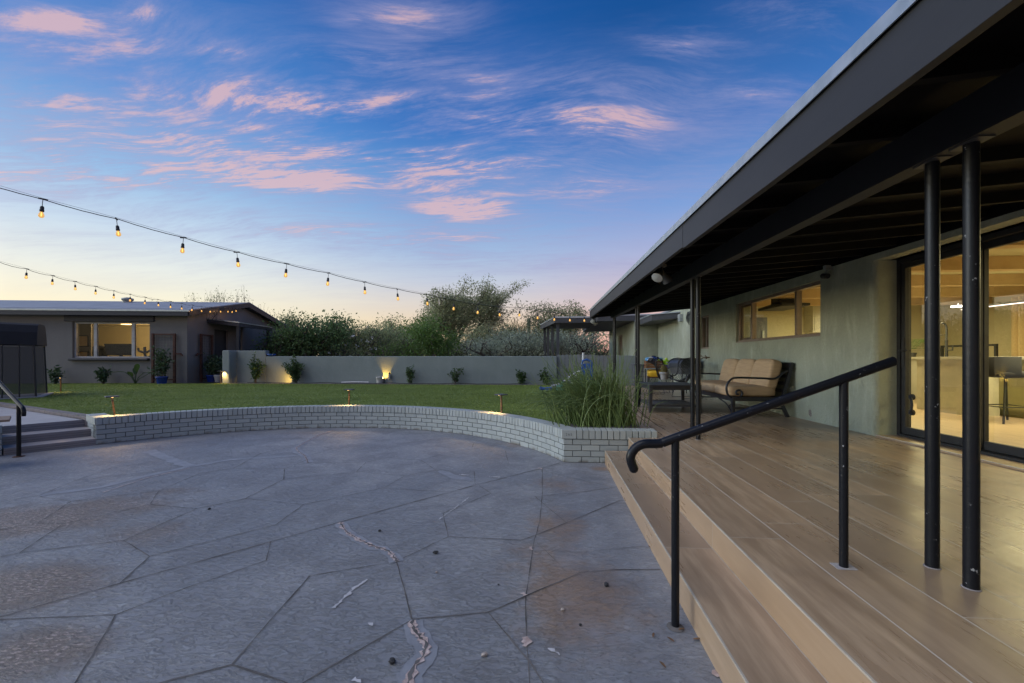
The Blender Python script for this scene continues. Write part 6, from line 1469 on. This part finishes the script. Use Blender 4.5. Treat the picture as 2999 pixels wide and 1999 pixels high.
for s_ in (-1, 1):
    g = MB(); yy = s_ * .20; g.hexa([(.02, yy - .02, .0), (.42, yy - .02, 0), (.42, yy + .02, 0), (.02, yy + .02, 0), (.08, yy - .02, .72), (.34, yy - .02, .72), (.34, yy + .02, .72), (.08, yy + .02, .72)]); g.tube([(.08, yy, .70), (.10, yy, .80), (.20, yy, .83), (.32, yy, .78), (.36, yy, .66)], .03, 8); g.build('side_panel', M['toy_blue'], t, bevel=.01)
for z in (.16, .32): g = MB(); g.box((.30, -.18, z), (.42, .18, z + .04)); g.build('step', M['toy_tan'], t)
g = MB(); g.box((-.02, -.18, .415), (.30, .18, .44)); g.build('platform', M['toy_tan'], t)
g = MB(); g.tube([(.12, .14, .7), (.12, .14, 1.02)], .035, 10); g.build('periscope', M['white_plastic'], t)
t = thing('toy_figure', 'turquoise plastic toy lying beside the toddler slide in the grass', 'toy', (ts_.x - .45, ts_.y - .25, LZ)); g = MB(); g.pillow((.26, .16, .14), Tm((0, 0, .07)), 4, 3, .2); g.ball((.04, 0, .19), .06, 10); g.build('toy_body', simple('turquoise', c4(.10, .38, .36), None, 5, .4), t)

# ================================================================== LAMPS AND CAMERA UNDER THE PORCH
def flood(label, p, aims, grp='floodlights under the porch edge'):
    t = thing('floodlight', label, 'floodlight', p, 0, grp)
    g = MB(); g.lathe([(.055, 0), (.055, -.02), (.03, -.03)], n=16); g.build('base', M['dark_paint'], t)
    for a, m_ in aims:
        a = Vector(a).normalized(); q = a.to_track_quat('Z', 'Y').to_matrix().to_4x4(); c = Vector((0, a.y * .06, -.06)) + a * .03
        g = MB(); g.tube([(0, 0, -.02), c], .012, 8); g.lathe([(.025, -.01), (.030, .03), (.034, .05), (.055, .105), (.062, .115)], c, 18, 0, q); h = g.build('lamp_head', M[m_], t)
        g = MB(); g.lathe([(.060, .116), (.04, .124), (.002, .128)], c, 18, 0, q); g.build('lens', M['lens'] if m_ != 'matt_black' else M['matt_black'], h)
pf = on_x(1932, 800, 1.22)
flood('twin floodlight with a white lens under the middle of the porch edge', Vector((1.24, pf.y, f_top(pf.y) - .13)), (((-.55, -.55, -.75), 'fascia'), ((.55, .35, -.6), 'matt_black')))
flood('twin floodlight at the far corner of the porch roof', Vector((1.16, 11.1, f_bot(11.1) - .0)), (((-.2, -.8, -.35), 'fascia'), ((.3, -.5, -.7), 'fascia')))
p = on_x(2412, 745, XW - .1); t = thing('security_camera', 'small dark security camera at the top of the wall above the kitchen window', 'camera', (XW - .06, p.y, 2.37))
g = MB(); g.box((-.03, -.03, -.0), (.058, .03, .06)); g.tube([(0, 0, 0), (-.02, 0, -.05)], .015, 8); g.build('bracket', M['steel'], t)
g = MB(); g.tube([(-.02, -.05, -.09), (-.02, .05, -.07)], .035, 12); g.build('camera_body', M['matt_black'], t)

# ================================================================== INSIDE, SEEN THROUGH THE GLASS
isl = thing('kitchen_island', 'cream kitchen island with a stone counter and olive back panels behind the glass door', 'kitchen island', (7.3, 6.1, .318))
g = MB(); g.box((-.52, -2.6, .86), (.6, 2.0, .905)); g.build('countertop', M['counter'], isl, bevel=.004)
g = MB(); g.box((-.44, -2.5, .09), (.5, 1.9, .858)); g.box((-.38, -2.45, 0), (.45, 1.85, .089)); ib = g.build('cabinet_body', M['olive_panel'], isl)
for k in range(5):
    ya = -2.45 + .87 * k; g = MB()
    for q in (((-.458, ya, .12), (-.442, ya + .07, .80)), ((-.458, ya + .77, .12), (-.442, ya + .84, .80)), ((-.458, ya + .07, .12), (-.442, ya + .77, .19)), ((-.458, ya + .07, .73), (-.442, ya + .77, .80))): g.box(*q)
    g.build('panel_frame', M['olive_panel'], ib)
g = MB(); g.box((-.9, 1.0, 0), (-.443, 1.9, .858)); g.build('end_cabinet', M['int_white'], isl); g = MB(); g.box((-.95, .98, .86), (-.522, 1.95, .905)); g.build('end_counter', M['int_white'], isl)
def stool(label, p, rz_):
    t = thing('bar_stool', label, 'bar stool', p, rz_, 'bar stools at the kitchen island')
    g = MB(); g.pillow((.44, .46, .09), Tm((0, 0, .66)), 5, 4, .1); g.build('seat', M['charcoal_fabric'], t)
    g = MB(); vs = []
    for zz_ in (.66, .90):
        for th2 in (0, 1):
            for i in range(9): a = R(100 + 160 * i / 8); r_ = .25 - .02 * th2; vs.append((r_ * math.cos(a) * -1 * -1, r_ * math.sin(a), zz_))
    n = 9; g.add(vs, [q for i in range(n - 1) for q in ((i, i + 1, 2 * n + i + 1, 2 * n + i), (n + i + 1, n + i, 3 * n + i, 3 * n + i + 1), (2 * n + i, 2 * n + i + 1, 3 * n + i + 1, 3 * n + i))], 0, True); g.build('backrest', M['charcoal_fabric'], t)
    for sx_ in (-1, 1):
        for sy_ in (-1, 1): g = MB(); g.tube([(sx_ * .15, sy_ * .15, .62), (sx_ * .24, sy_ * .22, 0)], .012, 8); g.build('leg', M['matt_black'], t)
    g = MB(); r_ = .215; g.tube([(-.21, -.2, .22), (.21, -.2, .22), (.21, .2, .22), (-.21, .2, .22), (-.21, -.2, .22)], .008, 6); g.build('footrest', M['matt_black'], t)
sp_ = on_z(2945, 1235, .318)
stool('grey bar stool at the island, the one in view through the right door panel', (sp_.x, sp_.y, .318), 0)
p = on_x(2772, 1040, 7.2); t = thing('faucet', 'tall black kitchen faucet standing on the island counter', 'faucet', (p.x, p.y, 1.223))
g = MB(); g.tube([(0, 0, 0), (0, 0, .30)], .022, 10); g.tube(path_smooth([(0, 0, .3), (.0, 0, .5), (-.02, 0, .58), (-.08, -.0, .62)]), .016, 8); g.tube([(0, 0, .12), (0, -.12, .12), (0, -.12, .2)], .012, 6); g.tube([(0, 0, .4), (0, .16, .4)], .006, 6); g.build('faucet_body', M['matt_black'], t)
p = on_x(2670, 1045, 7.0); t = thing('potted_palm', 'small green palm on the island counter at the left of the glass door', 'potted plant', (p.x, p.y, 1.223))
g = MB(); g.lathe([(.06, 0), (.08, .08), (.07, .08)], n=14); g.build('pot', M['matt_black'], t)
lv = MB(); rs = np.random.RandomState(8)
for k in range(13):
    a = k * .48; d = Vector((math.cos(a) * .5, math.sin(a) * .5, .9)); base_ = Vector((0, 0, .08))
    for s_ in np.linspace(.2, 1, 9):
        q = base_ + d * .42 * s_ + Vector((0, 0, -.13 * s_ * s_))
        for sg in (-1, 1): blade(lv, q, Vector((math.cos(a + sg * 1.0), math.sin(a + sg * 1.0), .25)), .17 * (1.2 - s_ * .7), .022, .2)
lv.build('fronds', M['palm_leaf'], t)
p = on_x(2865, 1042, 8.6); t = thing('side_frame', 'black rectangular metal frame unit standing behind the island', 'shelf', (8.4, p.y, .318))
g = MB(); q = .55
for ya in (-q, q): g.box((-.02, ya - .02, .0), (.02, ya + .02, 1.15))
g.box((-.02, -q + .02, 1.11), (.02, q - .02, 1.15)); g.box((-.02, -q + .02, .75), (.02, q - .02, .79)); g.build('frame', M['matt_black'], t)
p = on_x(2985, 1000, 8.9); t = thing('curtain', 'gathered warm yellow curtain at the far side of the room', 'curtain', (8.95, p.y - .3, .33))
g = MB(); vs = []
for i in range(41): vs += [(.05 * math.sin(i * 1.3), -.5 + i * .025, 0), (.05 * math.sin(i * 1.3), -.5 + i * .025, 2.05)]
g.add(vs, [(2 * i, 2 * i + 2, 2 * i + 3, 2 * i + 1) for i in range(40)], 0, True); g.build('cloth', M['curtain'], t)
p = on_x(2805, 878, 7.3); t = thing('linear_pendant', 'long thin lit linear pendant hanging over the island', 'pendant lamp', (7.2, 6.2, 2.05))
g = MB(); g.box((-.025, -1.9, 0), (.025, 1.9, .03)); g.build('housing', M['matt_black'], t); g = MB(); g.box((-.022, -1.88, -.012), (.022, 1.88, -.001)); g.build('light_bar', emit('pendant_led', (1, .80, .68, 1), 3.0), t)
g = MB()
for ya in (-1.5, 1.5): g.tube([(0, ya, .03), (0, ya, .44)], .003, 4)
g.build('suspension', M['steel'], t)
t = thing('disc_lamp', 'round white ceiling lamp glowing behind the near porch post', 'ceiling lamp', at_d(2806, 896, 8.6)); g = MB(); g.lathe([(.105, -.018), (.11, 0), (.105, .012)], n=20); g.tube([(0, 0, .012), (0, 0, .06)], .004, 6); g.build('lamp_disc', M['lamp_white'], t)
# kitchen end wall seen through the small window
hk = on_plane(2288, 880, Vector((0, 10.55, 0)), Vector((0, 1, 0))); hq = at_d(2292, 903, 8.3); t = thing('range_hood', 'black chimney range hood seen through the kitchen window', 'range hood', hq, R(90))
g = MB(); g.box((-.15, -.14, .10), (.15, .14, CZ - hq.z)); g.build('chimney', M['matt_black'], t); g = MB(); g.hexa([(-.45, -.25, 0), (.45, -.25, 0), (.45, .25, 0), (-.45, .25, 0), (-.45, -.25, .05), (.45, -.25, .05), (.45, .25, .05), (-.45, .25, .05)]); g.hexa([(-.44, -.24, .051), (.44, -.24, .051), (.44, .24, .051), (-.44, .24, .051), (-.16, -.15, .099), (.16, -.15, .099), (.16, .15, .099), (-.16, .15, .099)]); g.build('canopy', M['matt_black'], t)
for k, dx_ in enumerate((-1.35, .62, 1.25)):
    t = thing('wall_cabinet', ('cream wall cabinet left of the range hood', 'cream wall cabinet right beside the range hood', 'cream wall cabinet furthest right on the kitchen end wall')[k], 'cabinet', (hk.x + dx_, 10.56, 1.80), 0, 'kitchen wall cabinets')
    w_ = .75 if k == 0 else .6; g = MB(); g.box((0, -.16, 0), (w_, .18, .62)); cbx = g.build('cabinet_box', M['int_white'], t)
    g = MB()
    for q in (((.03, -.175, .03), (.10, -.161, .59)), ((w_ - .10, -.175, .03), (w_ - .03, -.161, .59)), ((.10, -.175, .03), (w_ - .10, -.161, .10)), ((.10, -.175, .52), (w_ - .10, -.161, .59))): g.box(*q)
    g.build('door', M['int_white'], t)
t = thing('kitchen_counter', 'cream base cabinets with a counter on the kitchen end wall', 'counter', (6.3, 10.4, .318)); g = MB(); g.box((-2.1, -.25, 0), (2.2, .34, .86)); g.build('cabinet_body', M['int_white'], t); g = MB(); g.box((-2.1, -.30, .862), (2.2, .34, .90)); g.build('countertop', M['counter'], t)
t = thing('refrigerator', 'dark refrigerator block at the window side of the kitchen end wall', 'refrigerator', (4.5, 10.35, .318)); g = MB(); g.box((-.42, -.3, 0), (.42, .39, 1.8)); fb_ = g.build('refrigerator_body', M['grey_plastic'], t, bevel=.01); g = MB(); g.box((.30, -.33, .7), (.34, -.301, 1.5)); g.build('handle', M['steel'], fb_)

# ================================================================== DEBRIS ON THE PATIO
rs = np.random.RandomState(15)
def pebble(name, label, cat, u, v, r_, mat, grp):
    p = on_z(u, v, 0); t = MB(); bm = bmesh.new(); bmesh.ops.create_icosphere(bm, subdivisions=2, radius=1)
    for q in bm.verts: q.co *= 1 + rs.uniform(-.22, .22)
    t.add([(q.co.x * r_, q.co.y * r_ * .8, q.co.z * r_ * .6 + r_ * .45) for q in bm.verts], [tuple(w_.index for w_ in f.verts) for f in bm.faces]); bm.free()
    o = t.build(name, M[mat]); o.location = (p.x, p.y, .002); o.rotation_euler.z = rs.uniform(0, 6); tag(o, label, cat, grp)
PGp = 'pebbles lying on the patio'
for u, v, r_, m_, lb in ((1275, 1621, .017, 'rock_dark', 'dark pebble in the middle of the patio right of the pink crack'), (1148, 1942, .016, 'rock_dark', 'dark pebble near the bottom of the photo left of the wide crack'), (1776, 1716, .016, 'rock_dark', 'dark pebble on the rust stain near the deck steps'),
                        (1418, 1922, .014, 'rock_pale', 'pale pebble at the bottom centre beside the groove'), (1648, 1788, .010, 'rock_pale', 'pale pebble in the middle of the rust stain'), (1700, 1832, .008, 'rock_dark', 'small dark pebble below the rust stain'),
                        (1112, 1556, .011, 'rock_dark', 'small dark pebble just right of the upper pink crack'), (613, 1492, .012, 'rock_dark', 'dark pebble alone on the left half of the patio'), (1278, 1677, .007, 'rock_pale', 'tiny tan pebble below the middle dark pebble'), (1460, 1714, .006, 'rock_dark', 'tiny dark pebble left of the joint strip')):
    pebble('pebble', lb, 'pebble', u, v, r_, m_, PGp)
LG = 'dry leaves and twigs near the deck steps'
def dry(label, u, v, L, a, name='dry_leaf'):
    p = on_z(u, v, 0); g = MB(); blade(g, (0, 0, .004), (1, 0, .12), L, L * (.28 if name == 'dry_leaf' else .06), .12); o = g.build(name, M['dry_leaf']); o.location = (p.x, p.y, .003); o.rotation_euler.z = a; tag(o, label, 'leaf' if name == 'dry_leaf' else 'twig', LG)
for i, (u, v, L, a, nm, lb) in enumerate(((1985, 1848, .035, .3, 'dry_leaf', 'brown dry leaf at the foot of the handrail post'), (1975, 1884, .04, 2.2, 'dry_leaf', 'dry leaf in front of the handrail post'), (1912, 1870, .035, 1.2, 'dry_leaf', 'dry leaf left of the handrail post'), (2030, 1876, .045, .1, 'dry_leaf', 'dry leaf against the lower step by the post'),
        (1770, 1863, .06, .25, 'twig', 'thin curved twig below the dark pebble on the stain'), (1825, 1774, .05, .1, 'twig', 'thin twig near the step left of the post'), (1820, 1492, .04, .2, 'twig', 'thin twig by the lower step halfway up the deck'), (1950, 1960, .04, 2.0, 'dry_leaf', 'dry leaf at the bottom edge near the steps'),
        (1905, 1606, .03, 1.9, 'dry_leaf', 'small dry leaf tucked against the lower step riser'), (1898, 1800, .02, .9, 'twig', 'short twig left of the rail post base'))): dry(lb, u, v, L, a, nm)
